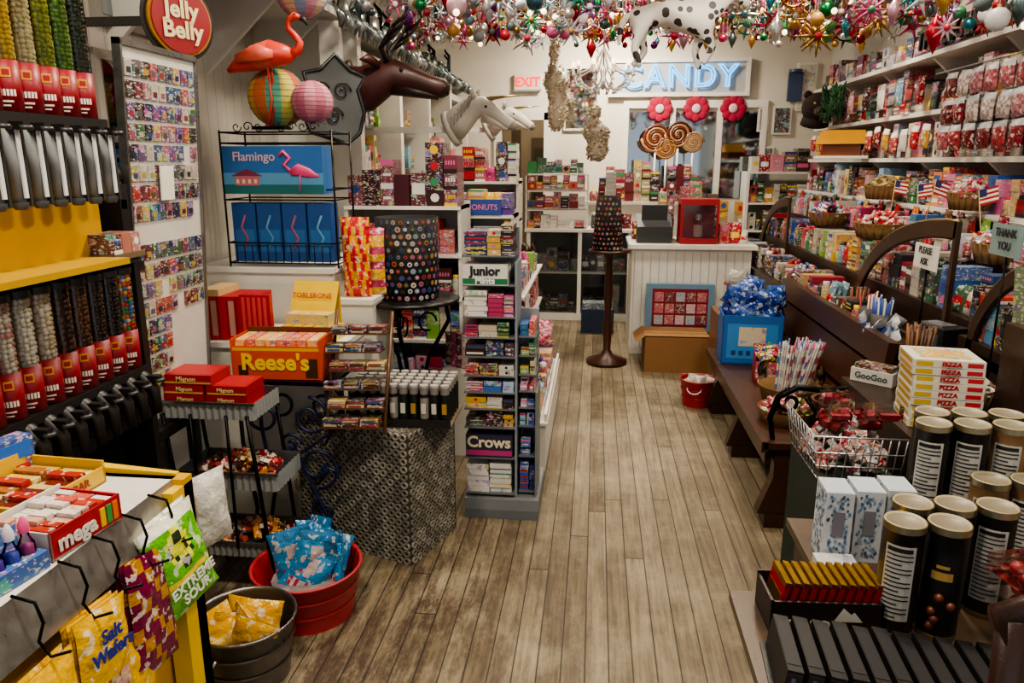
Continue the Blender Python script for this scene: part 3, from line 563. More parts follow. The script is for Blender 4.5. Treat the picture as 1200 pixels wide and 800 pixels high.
def gondola():
    m=M(); g=hx('#6a6e72'); x0,x1=-.585,-.235
    m.box(x0,x1,3.20,3.60,0,.045,g); m.box(x0,x1,3.20,3.60,.045,.10,hx('#7f8387')); m.box(x0+.02,x1-.02,3.42,3.44,.1,.98,hx('#8a9198')); m.box(x0+.02,x0+.235,3.42,3.44,.98,1.36,hx('#8a9198')); m.box(x0+.235,x0+.245,3.24,3.44,.1,1.22,hx('#8c949b')); m.box(x1-.02,x1-.01,3.24,3.42,.1,.62,hx('#73797f'))
    p=M(); zz=[.12,.30,.45,.54,.62,.70,.79,.88,.975,1.12,1.25]
    for k,z in enumerate(zz):
        m.box(x0,x0+.235,3.22,3.42,z-.006,z,g); 
        if z<.9: m.box(x0+.25,x1-.02,3.26,3.42,z-.006,z,g)
        H=(zz[k+1]-z-.012) if k+1<len(zz) else .14
        p.at()
        if z<.9: fill(p,x0+.255,x1-.025,3.27,.14,z,H,CANDY,(.03,.05),(.025,.04),full=1,var=0)
        if k in (1,9): continue
        fill(p,x0+.005,x0+.23,3.23,.16,z,H,[PINK,REDS,CHOC,CANDY][k%4],(.055,.11),(.018,.028),full=1,var=0)
    m.build('candy_display_rack')
    p.at(); p.box(-.58,-.36,3.225,3.38,.30,.41,hx('#2c2a44')); p.box(-.578,-.362,3.223,3.225,.31,.335,hx('#b83a7a')); p.box(-.58,-.38,3.21,3.35,1.12,1.21,WH); p.box(-.58,-.38,3.208,3.21,1.125,1.15,hx('#1f7a4a'))
    po=p.build('boxed_candies'); text('Crows',(-.47,3.221,.375),.075,'-y',hx('#e8d8b8'),po,bold=.03); text('Junior',(-.48,3.206,1.183),.055,'-y',hx('#202020'),po,bold=.04); text('Mints',(-.48,3.206,1.14),.04,'-y',hx('#f0f0f0'),po,bold=.04)
    m=M(); m.box(-.62,-.24,3.78,5.1,0,.27,WH); m.box(-.63,-.23,3.76,5.12,.27,.285,WH); m.box(-.25,-.235,3.78,5.1,.285,.33,WH); m.box(-.62,-.6,3.78,5.1,.285,.95,W); 
    for z in (.5,.72,.95): m.box(-.60,-.36,3.78,5.1,z,z+.015,W)
    m.build('white_candy_shelf')
    p=M(); p.at(-.27,3.80,0,90)
    fill(p,0,1.28,0,.3,.286,.17,CANDY+PINK+[WH]*4,(.05,.09),(.03,.06)); p.at(-.38,3.80,0,90); fill(p,0,1.28,0,.2,.517,.18,P('#c8c0b0 #c8808a #a89880 #b8b0a0 #a03040 #6a4a3a'),(.05,.09),(.04,.09)); fill(p,0,1.28,0,.2,.737,.18,REDS+[WH]*3,(.05,.09),(.04,.09)); fill(p,0,1.28,0,.2,.967,.14,CANDY,(.05,.09),(.03,.07))
    p.at(); candyheap(p,-.32,4.5,.62,.06,.3,.04,70,P('#c86078 #d8a0b0 #b83a5a'),.02); p.build('boxed_candies')
gondola()
def midleft():
    m=M(); 
    for x0,x1,y,zs in ((-1.48,-.78,4.30,(.35,.6,.86,1.12,1.40)),(-.95,-.52,4.75,(.35,.62,.90,1.15,1.32)),(-1.45,-.62,6.0,(.3,.6,.9,1.2,1.5))):
        m.box(x0,x1,y+.30,y+.33,0,zs[-1]+.02,W)
        for xx in (x0,x1-.02): m.box(xx,xx+.02,y,y+.3,0,zs[-1],W)
        for z in zs: m.box(x0,x1,y-.01,y+.30,z-.02,z,WH)
    m.build('white_candy_shelf')
    p=M(); p.at()
    for k,z in enumerate((.35,.6,.86,1.12)): fill(p,-1.46,-.80,4.31,.24,z,.24,[PINK,CANDY,MIXD,REDS][k],(.06,.11),(.04,.10),full=1)
    fill(p,-1.46,-.80,4.31,.24,1.40,.40,P('#5a1428 #6a1c34 #7a2c42 #4a1222 #704858 #3a1018 #8a3a50'),(.07,.12),(.09,.2),var=0,full=1)
    for z,H in ((.35,.24),(.62,.25),(.90,.22),(1.15,.15),(1.32,.20)): fill(p,-.93,-.54,4.76,.24,z,H,CANDY,(.05,.12),(.03,.07),full=1)
    for z,H in ((.3,.27),(.6,.27),(.9,.27),(1.2,.27),(1.5,.35)): fill(p,-1.43,-.64,6.01,.24,z,H,CANDY+REDS+MIXD,(.06,.12),(.05,.12),full=1)
    p.box(-.85,-.60,4.73,4.75,1.325,1.42,hx('#2a4a9a')); o=p.build('boxed_candies'); text('DONUTS',(-.725,4.728,1.37),.05,'-y',hx('#e07aa0'),o)
    p=M()
    for i in range(7): bagc=CH(P('#a84a6a #4a6a3a #b8a0a0 #6a2a3a')); p.at(-.80+i*.035,4.1-i*.02,.50,R(-10,10)); p.pillow(.1,.2,.04,lambda u,v:bagc,5,8,8,i)
    p.at(); p.box(-.85,-.66,3.95,4.2,0,.495,W); p.build('bagged_candies')
midleft()
def leftunit():
    m=M(); x=-1.5
    m.box(XL,x,4.75,8.8,0,.9,WH); m.box(XL,x+.03,4.73,8.8,.9,.93,WH)
    for y in (4.75,5.75,6.75,7.75,8.7): m.box(XL,x,y,y+.08,.93,2.45,WH)
    m.box(XL,x+.02,4.6,8.82,2.45,2.50,W); m.box(XL,x+.0,3.0,4.6,2.46,2.50,W)
    m.box(XL,-1.55,4.83,8.7,2.30,2.36,W)
    for y in (3.1,3.9,4.5): m.add([(XL,y,2.46),(XL+.4,y,2.46),(XL,y,2.1),(XL,y+.03,2.46),(XL+.4,y+.03,2.46),(XL,y+.03,2.1)],[(0,1,2),(5,4,3),(1,4,5,2),(0,3,4,1)],W)
    o=m.build('built_in_shelf_unit')
    q=M(); 
    for i in range(4): q.box(-1.95,-1.93,4.87+i*1.0,5.72+i*1.0,.98,2.28,hx('#c8ccd0'),8)
    q.build('mirror_panel',o)
    p=M()
    for i in range(4):
        p.at(-1.62,4.86+i,0,90)
        for z in (.93,1.25,1.6,1.9):
            if z>.93: p.box(0,.86,0,.2,z-.012,z,WH,3)
            fill(p,.02,.84,.02,.14,z,.26,MIXD+CANDY,(.06,.12),(.06,.2))
    p.build('boxed_candies')
    j=M()
    for i in range(16):
        y=3.2+i*.33; r=.11; h=.26
        j.lathe(-1.66+R(-.05,.05),y,2.502,[(.0001,0),(r*.8,0),(r,.05),(r,h*.75),(r*.6,h*.92),(r*.62,h)],CH(P('#a8acb0 #98a4a0 #889088')),3,14)
        j.lathe(-1.66,y,2.504,[(.0001,0),(r*.7,0),(r*.85,.05),(r*.8,h*.5),(.0001,h*.55)],CH(P('#808480 #6a7468 #a8a8a0 #6a7a78')),2,12)
    for i in range(60):
        y=4.25+i*.075; j.loft([(-1.465,y,2.50),(-1.43,y+R(0,.03),2.44+R(-.03,.03)),(-1.45,y+R(0,.04),2.38)],[.008,.022,.004],CH(P('#8a9494 #a8b0b0 #6a7474 #5a6a6a')),2,6)
    j.build('glass_jars')
    m=M().at(-1.48,4.12,1.78,30,0,0); g=hx('#5c5f60'); pts=[(0,0),(.10,-.03),(.17,.03),(.20,.14),(.17,.26),(.21,.33),(.13,.36),(.05,.44),(-.03,.36),(-.12,.34),(-.10,.24),(-.14,.13),(-.10,.03)]
    m.add([(a,0,b) for a,b in pts],[tuple(range(len(pts)))],g,7); m.add([(a,.02,b) for a,b in pts],[tuple(range(len(pts)))[::-1]],g,7)
    m.loft([(a,0,b) for a,b in pts+[pts[0]]],.012,dk(g,.6),2,7)
    for q in ((.03,.12,.05),(.08,.25,.05),(-.03,.26,.04)): m.loft(spiral(q[0],q[1],-.012,q[2],1.5,0),.005,dk(g,.5),2,5)
    m.build('ornate_metal_panel')
    m=M()
    for y,z,w,h,c in ((2.95,1.35,.34,.75,8),(3.42,1.5,.26,.6,8),(3.0,2.2,.5,.28,0)):
        m.box(XL,XL+.03,y,y+w,z,z+h,hx('#98928a')); m.box(XL+.03,XL+.035,y+.04,y+w-.04,z+.04,z+h-.04,hx('#8a9096'),c)
    m.build('framed_mirror')
    m=M().at(-1.93,3.25,0); c=hx('#1c1a1a')
    for z in (1.15,1.4,1.65): m.lathe(0,0,z,[(.09,0),(.10,.01),(.09,.02)],c,2,18); m.lathe(0,0,z+.06,[(.10,0),(.105,.006),(.10,.012)],c,2,18)
    for k in range(6): a=k*PI/3; m.loft([(.10*math.cos(a),.10*math.sin(a),.865),(.09*math.cos(a),.09*math.sin(a),1.3),(.10*math.cos(a),.10*math.sin(a),1.75)],.005,c,2,6)
    m.build('wire_basket_stand')
    m=M(); 
    for k,(y,z) in enumerate(((3.13,1.92),(3.42,1.97))):
        for i in range(5):
            a=i*2*PI/5; m.sph(XL+.06,y+.045*math.cos(a),z+.045*math.sin(a),.032,hx('#b01c48'),0,8,6,(.4,1,1))
        m.sph(XL+.075,y,z,.022,hx('#c890a0'),0,8,6,(.6,1,1))
    m.build('pink_flower_decoration')
leftunit()
def heads():
    m=M().at(-1.40,4.45,2.10,0); c=hx('#3c130f'); c2=hx('#220b09')
    m.loft([(-.07,0,-.02),(-.05,0,-.02)],[(.10,.15),(.10,.15)],hx('#2a1a10'),6,16)
    m.loft([(-.06,0,-.04),(.04,0,-.03),(.14,0,.02),(.22,0,.045),(.32,0,.02),(.42,0,-.015),(.50,0,-.035),(.535,0,-.045)],[(.10,.14),(.09,.13),(.08,.105),(.075,.085),(.06,.065),(.05,.055),(.05,.055),(.025,.03)],[c,c,c,c,c,c,c2],0,16)
    m.loft([(.2,0,-.02),(.34,0,-.055),(.47,0,-.08)],[(.05,.05),(.045,.03),(.03,.018)],c2,0,12)
    for s in (-1,1):
        m.sph(.27,s*.066,.065,.012,BK,0,8,6); m.sph(.515,s*.03,-.03,.010,BK,0,8,6)
        m.loft([(.14,s*.07,.09),(.10,s*.13,.12),(.06,s*.17,.11)],[(.015,.022),(.022,.03),(.003,.004)],c,0,8)
        m.loft([(.18,s*.04,.11),(.16,s*.08,.18),(.22,s*.11,.26),(.28,s*.10,.34)],[.018,.016,.013,.004],c2,0,8)
        for k,(a,b,h) in enumerate(((.17,.10,.19),(.21,.11,.24),(.24,.11,.29))): m.loft([(a,s*b,h),(a+.08,s*(b+.02),h+.05),(a+.13,s*(b+.01),h+.10)],[.011,.009,.003],c2,0,7)
    m.loft([(-.06,0,-.05),(-.14,0,-.08)],[.02,.02],BK,2,8); m.build('moose_head_mount')
    def uni(x,y,z,s,yaw):
        m=M().at(x,y,z,yaw); m.T=m.T@Matrix.Scale(s,4); w=hx('#c0bab0'); g=hx('#8c867c')
        m.loft([(-.22,0,-.10),(-.14,0,-.03),(-.05,0,.04),(.04,0,.05),(.12,0,.01),(.20,0,-.045),(.27,0,-.09),(.30,0,-.115)],[(.07,.12),(.065,.11),(.06,.095),(.055,.075),(.045,.06),(.037,.045),(.036,.042),(.02,.025)],[w,w,w,w,w,w,g],0,14)
        m.loft([(.04,0,-.02),(.13,0,-.06),(.24,0,-.12)],[(.04,.05),(.035,.03),(.024,.015)],w,0,10)
        for q in (-1,1):
            m.sph(.08,q*.047,.045,.011,BK,0,8,6); m.sph(.285,q*.022,-.10,.007,BK,0,6,5); m.loft([(-.02,q*.04,.11),(-.03,q*.06,.16),(-.01,q*.055,.19)],[(.012,.02),(.016,.022),(.002,.003)],w,0,8)
        m.loft([(.06,0,.10),(.20,0,.115),(.36,0,.12)],[.018,.011,.002],hx('#a89870'),2,10)
        for k in range(7): m.loft([(-.01-k*.03,.0,.13-k*.02),(-.05-k*.03,-.05,.11-k*.03),(-.06-k*.03,-.07,.03-k*.03)],[.012,.02,.003],hx('#8f8a80'),7,7)
        m.loft([(-.25,0,-.12),(-.21,0,-.10)],[(.085,.14),(.085,.14)],hx('#a8a49a'),0,14)
        return m.build('unicorn_head_mount')
    uni(-.78,5.0,1.96,.86,-15); uni(-.74,6.3,2.0,.75,-10)
    m=M(); m.box(-1.5,-.97,5.04,5.08,1.84,1.88,W); m.box(-1.5,-.91,6.32,6.36,1.89,1.93,W); m.box(-1.62,-1.5,4.42,4.48,1.9,2.44,W); m.build('mounting_bracket')
heads()
# ================================================================ BACK
def back():
    m=M()
    m.box(-.72,.38,7.80,8.25,0,.08,W); m.box(-.74,.40,7.78,8.27,.94,.97,WH)
    for x in (-.72,-.18,.34): m.box(x,x+.04,7.80,8.25,.08,.94,WH)
    m.box(-.72,.38,8.23,8.25,.08,.94,hx('#3a3632')); m.box(-.7,.36,7.82,8.2,.5,.52,WH)
    m.box(-.68,-.18,7.805,7.812,.1,.93,hx('#b0b8bc'),3); m.box(-.14,.34,7.805,7.812,.1,.93,hx('#b0b8bc'),3)
    m.build('glass_display_cabinet')
    p=M(); p.at(); fill(p,-.66,-.2,7.9,.2,.08,.3,P('#5a5048 #6a6a6a #2a2a2e #a8a094 #3a4a5a'),(.08,.14),(.08,.2)); fill(p,-.12,.32,7.9,.2,.08,.3,P('#5a5048 #6a6a6a #2a2a2e #a8a094'),(.08,.14),(.08,.2)); fill(p,-.66,.32,7.9,.2,.52,.3,P('#6a6058 #7a7a7a #2a2a2e #8a8478'),(.08,.16),(.08,.2)); p.build('boxed_candies')
    p=M(); p.at()
    for z,pal in ((.972,REDS+[WH]*3),(1.18,REDS),(1.37,P('#c86a5a #b89888 #3a7a5a #a8303a')),(1.54,P('#b8303a #2f8a4a #3a6a4a'))): fill(p,-.72,-.12,7.88,.2,z,.18,pal,(.06,.10),(.05,.085),full=1,var=0)
    for z in (1.165,1.36,1.53): p.box(-.74,-.1,7.86,8.15,z-.012,z,WH)
    for x in (-.74,-.1): p.box(x,x+.015,7.86,8.15,.972,1.53,WH)
    fill(p,-.05,.36,7.9,.2,.972,.65,MIXD+REDS,(.06,.12),(.06,.12),full=1); p.build('boxed_candies')
    m=M(); m.box(-.10,1.15,8.3,8.7,0,1.2,W); m.box(-.12,1.17,8.28,8.72,1.2,1.23,WH); m.build('white_display_counter')
    p=M(); p.at(); fill(p,-.08,1.1,8.36,.25,1.232,.5,P('#6a1a24 #8a2a30 #a8a094 #3a2a2a #4a6a4a #a8905a #902030 #b8b0a4'),(.07,.13),(.05,.13),full=1); p.build('gift_boxes')
    m=M(); m.box(.32,1.32,6.45,7.15,0,.93,WH)
    for i in range(14): m.box(.34+i*.07,.343+i*.07,6.446,6.45,.06,.9,hx('#989488'))
    m.box(.29,1.36,6.41,7.18,.93,.965,WH); m.box(.32,1.32,6.44,6.45,0,.06,W); m.build('white_sales_counter')
    m=M().at(.72,6.50,.966,0); r=hx('#8e121e')
    m.box(0,.32,0,.26,0,.05,r); m.box(0,.32,0,.26,.33,.38,r)
    for x in (0,.30):
        for y in (0,.24): m.box(x,x+.02,y,y+.02,.05,.33,r)
    m.box(.02,.30,.12,.24,.05,.33,hx('#7a1a22'),0); m.box(.01,.31,.004,.008,.05,.33,WH,3); m.cyl(.16,.08,.06,.04,.10,hx('#c8a8a0'),0,12); m.cyl(.16,.08,.2,.03,.05,SIL,2,12); m.build('popcorn_machine')
    m=M(); m.at(.36,6.55,.966,0); m.box(0,.30,0,.2,0,.14,hx('#2a2a2c')); m.add([(0,0,.14),(.3,0,.14),(.3,.2,.24),(0,.2,.24)],[(0,1,2,3)],hx('#3a3a3e')); m.box(.04,.26,.1,.12,.14,.32,hx('#1c1c1e')); m.build('cash_register')
    m=M(); m.at(); fill(m,1.06,1.3,6.55,.2,.966,.3,REDS,(.05,.1),(.05,.1)); fill(m,.34,.7,6.85,.2,.966,.6,P('#3a5a44 #6a2a2a #3a3a3a #8a7a5a #5a8a6a #a83040'),(.06,.1),(.06,.12),full=1); fill(m,.75,1.3,6.85,.2,.966,.55,MIXD,(.06,.1),(.06,.12),full=1); m.build('gift_boxes')
    m=M(); m.box(.45,1.02,6.36,6.42,.23,.64,hx('#7096b0')); m.box(.50,.97,6.357,6.36,.27,.60,hx('#8a2030'))
    for i in range(5):
        for j in range(3): m.box(.52+i*.09,.595+i*.09,6.353,6.357,.29+j*.10,.37+j*.10,CH(P('#b84a5a #c8a0a8 #7a1a2a #98a8b8')),1)
    m.box(.47,1.0,6.37,6.42,0,.23,hx('#7a5a3a')); m.build('candy_poster_board')
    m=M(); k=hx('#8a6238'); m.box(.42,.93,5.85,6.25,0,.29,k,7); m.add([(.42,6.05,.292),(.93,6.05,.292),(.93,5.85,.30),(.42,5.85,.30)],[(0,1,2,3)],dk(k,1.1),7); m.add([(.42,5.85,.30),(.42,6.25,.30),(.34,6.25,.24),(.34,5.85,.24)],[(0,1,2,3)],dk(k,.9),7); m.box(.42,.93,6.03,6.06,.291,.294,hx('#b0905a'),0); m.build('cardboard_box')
    m=M(); w=hx('#3c1c10'); m.lathe(.12,6.1,0,[(.0001,0),(.17,0),(.17,.03),(.06,.07),(.03,.12),(.04,.3),(.028,.45),(.038,.6),(.028,.88),(.06,.93),(.17,.935),(.175,.955),(.0001,.955)],w,6,24); m.build('wooden_pedestal_table')
    m=M(); m.box(-.12,.2,7.2,7.4,0,.24,hx('#1c2a48')); m.box(-.11,.19,7.21,7.39,.24,.3,hx('#4a5a6a'),1); m.build('storage_crate')
    m=M(); y=YB
    m.box(.14,1.60,y-.05,y-.02,2.40,2.72,hx('#b4b4b2')); 
    for a in ((.10,1.64,2.36,2.40),(.10,1.64,2.72,2.76)): m.box(a[0],a[1],y-.07,y-.0,a[2],a[3],WH)
    for a in (.10,1.60): m.box(a,a+.04,y-.07,y,2.40,2.72,WH)
    o=m.build('neon_sign')
    nm=solid('neon_blue',hx('#3a9ad8'),4)
    t=D.curves.new('neon_tube','FONT'); t.body='CANDY'; t.size=.33; t.align_x='CENTER'; t.align_y='CENTER'; t.fill_mode='NONE'; t.bevel_depth=.009; t.materials.append(nm); t.space_character=1.15
    n=D.objects.new('neon_tube',t); COL.objects.link(n); n.location=(.87,y-.09,2.56); n.rotation_euler=(PI/2,0,0); n.parent=o; n.matrix_parent_inverse=Matrix.Translation(-o.location)
    m=M(); m.box(.28,1.86,y-.04,y,2.24,2.32,WH)
    for x in (.28,.80,1.32,1.80): m.box(x,x+.06,y-.04,y,1.25,2.24,WH)
    for x in (.36,.88,1.40): m.box(x-.01,x+.43,y-.012,y,1.25,2.2,hx('#aab4ba'),8)
    m.build('wall_mirror_1')  # white-framed mirror panels on the back wall, no opening behind them
    for x in (.68,1.08,1.48):
        m=M(); c=hx('#a8143c')
        for k in range(8):
            a=k*PI/4; m.at(x+.09*math.cos(a),y-.06,2.23+.09*math.sin(a)); m.sph(0,0,0,.056,c,7,10,7,(1,.25,1))
        m.at(x,y-.075,2.23); m.sph(0,0,0,.05,hx('#e0c0c8'),7,12,7,(1,.3,1)); m.build('flower_wall_decoration')
    m=M(); m.box(-.96,-.66,y-.05,y-.0,2.44,2.62,hx('#d8d4cc')); m.box(-.97,-.65,y-.055,y-.05,2.43,2.45,GR); o=m.build('exit_sign'); text('EXIT',(-.81,y-.053,2.53),.14,'-y',hx('#d01010'),o,bold=.03,mat=4)
    m=M()
    for x0,z0,w,h,c in ((1.76,1.98,.12,.26,'#7a7a78'),(1.92,1.95,.20,.30,'#3a3a3c'),(1.80,1.62,.16,.2,'#5a5a60'),(2.15,2.2,.2,.5,'#c8c4ba')):
        m.box(x0,x0+w,y-.03,y,z0,z0+h,WH); m.box(x0+.02,x0+w-.02,y-.034,y-.03,z0+.02,z0+h-.02,hx(c),1)
    m.box(-.40,.0,y-.03,y,2.0,2.7,W); m.box(-.37,-.03,y-.034,y-.03,2.03,2.67,hx('#a8a8a4'),8); m.build('framed_pictures')
    m=M(); m.box(2.05,2.2,y-.06,y-.02,2.3,2.6,hx('#3a4a6a')); m.cyl(2.12,y-.04,2.6,.07,.03,hx('#3a4a6a'),0,14); m.build('arched_wall_plaque')
    m=M(); 
    for xx in (1.62,2.40): m.box(xx,xx+.03,8.45,8.8,0,1.55,WH)
    for z in (.3,.6,.9,1.2,1.53): m.box(1.65,2.40,8.45,8.8,z,z+.02,WH)
    m.build('white_corner_shelf')
    p=M(); p.at()
    for z in (.32,.62,.92,1.22): fill(p,1.66,2.38,8.47,.2,z,.26,MIXD,(.06,.12),(.06,.12),full=1)
    fill(p,1.66,2.38,8.47,.2,1.552,.35,MIXD,(.08,.14),(.1,.2)); p.build('boxed_candies')
    m=M()
    for x,z,r,c in ((.62,1.90,.15,'#6a2a14'),(.86,1.94,.14,'#4a1a10'),(.74,1.80,.12,'#8a5a2a'),(1.02,1.86,.11,'#a89070')):
        for q,cc in ((0,hx(c)),(PI,hx('#a87a50'))): m.loft([(x+(r*(1-k/34))*math.cos(q+k*.45),8.42,z+(r*(1-k/34))*math.sin(q+k*.45)) for k in range(34)],.016,cc,0,6)
        m.loft([(x,8.42,z-r),(x,8.42,1.23)],.012,WH,0,6)
    m.build('giant_swirl_lollipops')
back()
def hang():
    m=M(); x,y,z=.03,6.6,2.36
    m.loft([(x,y,3.3),(x,y,z)],.008,hx('#c8c0a8'),2,6); m.lathe(x,y,z-.12,[(.0001,0),(.03,.02),(.04,.06),(.02,.1),(.03,.15),(.01,.2)],hx('#d8d8d4'),2,12)
    for k in range(10):
        a=k*PI/5; ca,sa=math.cos(a),math.sin(a); rr=.25; p=[(x+r*ca,y+r*sa,z+h) for r,h in ((.02,-.05),(.12,-.12),(.21,-.08),(rr,0))]; m.loft(p,.009,hx('#d8d8d4'),0,6)
        m.cyl(x+rr*ca,y+rr*sa,z,.012,.06,WH); m.sph(x+rr*ca,y+rr*sa,z+.08,.018,hx('#ffe2b0'),4,8,6,(1,1,1.6)); m.lathe(x+rr*ca,y+rr*sa,z-.01,[(.004,0),(.030,.010)],hx('#d8d8d4'),0,10)
        for q in range(5): m.sph(x+(rr-.035*q)*ca,y+(rr-.035*q)*sa,z-.05-.022*q,.013,hx('#e8e8e4'),0,6,4)
        m.loft([(x+rr*ca,y+rr*sa,z),(x+.12*ca,y+.12*sa,z+.05),(x,y,z+.22)],.007,WH,0,5)
    m.build('crystal_chandelier')
    def tin(x,y,z0,z1,r,name):
        m=M(); n=14; pts=[];rr=[]; prof=[.35,.6,.75,.8,.7,.75,.9,1,.8,.5,.3,.42,.4,.2]
        for i in range(n): t=i/(n-1); pts.append((x+.02*math.sin(t*6),y,z0+(z1-z0)*t)); rr.append(r*prof[i])
        m.loft(pts,rr,hx('#a89c88'),0,14)
        for i in range(900):
            t=R(0,1); k=min(n-1,int(t*(n-1)+.5)); a=R(0,2*PI); q=rr[k]; m.at(x+.02*math.sin(t*6)+q*math.cos(a),y+q*math.sin(a),z0+(z1-z0)*t,R(0,360),R(0,90)); m.box(-.008,.008,-.002,.002,-.008,.008,CH(P('#d8d4c8 #b8aa94 #f0e8d0 #8a7a68 #c8b088')),CH((0,2)))
        m.at(); m.loft([(x,y,z1),(x,y,3.3)],.003,SIL,2,5); m.build(name)
    tin(-.42,7.6,1.95,2.80,.12,'sequined_figure'); tin(-.02,7.3,1.66,2.16,.13,'sequined_figure')
    m=M(); pal=P('#a01424 #b83040 #b8b8bc #88888f #b84a7a #2a7a4a #b89040 #6a2a7a #3a8a98 #c8a0b0 #7a0c1a #d0d0d0 #c8486a #5a6a6a #a8a098 #98783a #c8c8cc #a87a38 #4a6a7a')
    for i in range(2300):
        x=R(-1.40,2.05); y=R(3.0,8.0); base=1.80+.128*y+.08*math.sin(x*5+y*3); z=base+abs(random.gauss(0,.22))
        if x>.1 and x<.9 and 4.1<y<5.0 and z<2.85: continue
        if x>.1 and x<.8 and y<4.1 and z<2.5: continue
        if z>3.2 or (abs(x)<.45 and y>6.0 and z<2.76) or (x<-.75 and z<2.46) or (y>6.8 and z<2.82) or (-.15<x<.2 and z<2.35+.0*y): continue
        r=R(.015,.044); k=random.random(); c=CH(pal)
        if k<.42: m.sph(x,y,z,r,c,2 if R(0,1)<.6 else 0,9,6); m.cyl(x,y,z+r*.95,r*.22,r*.25,hx('#c8b070'),2,6)
        elif k<.58: m.lathe(x,y,z-r,[(.001,-r),(r*.5,0),(r*.9,r),(r*.4,r*2),(.001,r*2.6)],c,2,8)
        elif k<.90:
            nn=CH((5,6,8,10)); cc2=CH(pal); mt=CH((0,2)); ff=R(1.6,2.4)
            for q in range(nn): a=q*2*PI/nn; m.loft([(x,y,z),(x+r*ff*math.cos(a),y,z+r*ff*math.sin(a))],[r*.32,r*.06],c,mt,5)
            m.sph(x,y-.01,z,r*.45,cc2,0,7,5)
        else: m.sph(x,y,z,.014,hx('#ffe0b0'),4,6,5)
        m.loft([(x,y,z+r),(x,y,min(3.29,z+R(.2,.9)))],.0012,SIL,0,3,caps=False)
    for row in range(11):
        y=3.3+row*.45; zz=2.27+.11*y; pts=[(x_*.30-1.15,y+.1*math.sin(x_*1.3+row),min(3.2,zz-.10*abs(math.sin(x_*.9+row)))) for x_ in range(11)]
        m.loft(pts,.014,hx('#2a3a2c'),7,6)
        for p in pts:
            for q in range(26): m.loft([(p[0]+R(-.1,.1),p[1],p[2]),(p[0]+R(-.2,.2),p[1]+R(-.06,.06),p[2]+R(-.14,.07))],[.006,.002],CH(P('#a8acb0 #4a5a4a #6a6e74 #98283a')),2,3)
    m.build('hanging_ornament_garland')
    L=[(1.22,5.2,2.50,.12,'#98662a','#2a1c10'),(-.62,4.6,2.52,.11,'#c84068','#c84068'),(-.45,5.0,2.44,.09,'#2a8088','#b8c8c8'),(1.75,5.9,2.60,.17,'#1a1a20','#8a2a4a'),(1.3,4.6,2.62,.12,'#4a7a6a','#c0b8a0'),(1.55,5.0,2.50,.10,'#a82a4a','#c8c0b8'),(.22,5.6,2.60,.11,'#8a1a3a','#b8a070'),(-.1,4.4,2.42,.10,'#c8b8c0','#8a2a4a'),(-.2,5.4,2.58,.10,'#b8b8c0','#5a6a8a'),(1.0,5.6,2.58,.12,'#2a7a5a','#c8b070'),(-.85,5.2,2.62,.11,'#a01828','#c8b8a0'),(1.9,5.2,2.62,.12,'#b83a6a','#3a2a4a'),(-.3,3.9,2.42,.08,'#3a8a98','#c8c0d0'),(.9,3.9,2.42,.09,'#98662a','#a01828'),(1.05,4.9,2.48,.09,'#b89030','#c8c8c8'),(1.45,5.6,2.50,.13,'#b89030','#8a5a1a')]
    for x,y,z,r,c1,c2 in L:
        m=M(); m.at(x,y,z,0)
        for k in range(10):
            a=k*PI/5; a2=a+.3; m.add([(0,0,0),(r*.6*math.cos(a),-.01,r*.6*math.sin(a)),(r*math.cos((a+a2)/2),0,r*math.sin((a+a2)/2)),(r*.6*math.cos(a2),.01,r*.6*math.sin(a2))],[(0,1,2,3)],hx(c1 if k%2 else c2),0)
        m.sph(0,-.01,0,r*.3,hx(c1),0,10,6,(1,.4,1)); m.loft([(r*math.cos(t*PI/8)*.62,0,r*.62*math.sin(t*PI/8)) for t in range(17)],.006,hx(c1),2,5); m.at(); m.loft([(x,y,z+r*.9),(x,y,3.29)],.0015,BK,0,3); m.build('hanging_star_ornament')
hang()
def horse():
    me=D.meshes.new('spotted_horse_figure')
    V=[(0,0,0),(-.14,0,.015),(-.27,0,.0),(.13,0,.0),(.20,0,.06),(.27,0,.15),(.34,0,.13),(.42,0,.05),
       (-.27,-.05,-.10),(-.31,-.05,-.20),(-.27,-.05,-.32),(-.27,.05,-.10),(-.22,.05,-.21),(-.30,.05,-.30),
       (.14,-.05,-.11),(.19,-.05,-.20),(.13,-.05,-.30),(.14,.05,-.11),(.10,.05,-.21),(.14,.05,-.32),
       (-.34,0,.01),(-.39,0,-.06),(-.40,0,-.18),(.27,-.03,.20),(.27,.03,.20)]
    E=[(0,1),(1,2),(0,3),(3,4),(4,5),(5,6),(6,7),(2,8),(8,9),(9,10),(2,11),(11,12),(12,13),(3,14),(14,15),(15,16),(3,17),(17,18),(18,19),(2,20),(20,21),(21,22),(5,23),(5,24)]
    rd=[.085,.085,.09,.085,.065,.05,.042,.028,.05,.026,.022,.05,.026,.022,.042,.024,.02,.042,.024,.02,.02,.022,.012,.012,.012]
    me.from_pydata(V,E,[]); o=D.objects.new('spotted_horse_figure',me); COL.objects.link(o)
    md=o.modifiers.new('skin','SKIN'); 
    for i,v in enumerate(me.skin_vertices[0].data): v.radius=(rd[i],rd[i]); v.use_root=(i==0)
    o.modifiers.new('sub','SUBSURF').levels=2; o.modifiers['sub'].render_levels=2
    md.use_smooth_shade=True
    me.materials.append(MATS[9]); o.location=(.46,4.6,2.46); o.rotation_euler=(0,0,math.radians(8)); o.scale=(.9,.9,.9)
    m=M(); 
    for dx in (-.15,.12): m.loft([(.46+dx,4.6,2.51),(.46+dx,4.6,3.3)],.003,BK,0,4)
    m.build('hanging_wires',o)
horse()
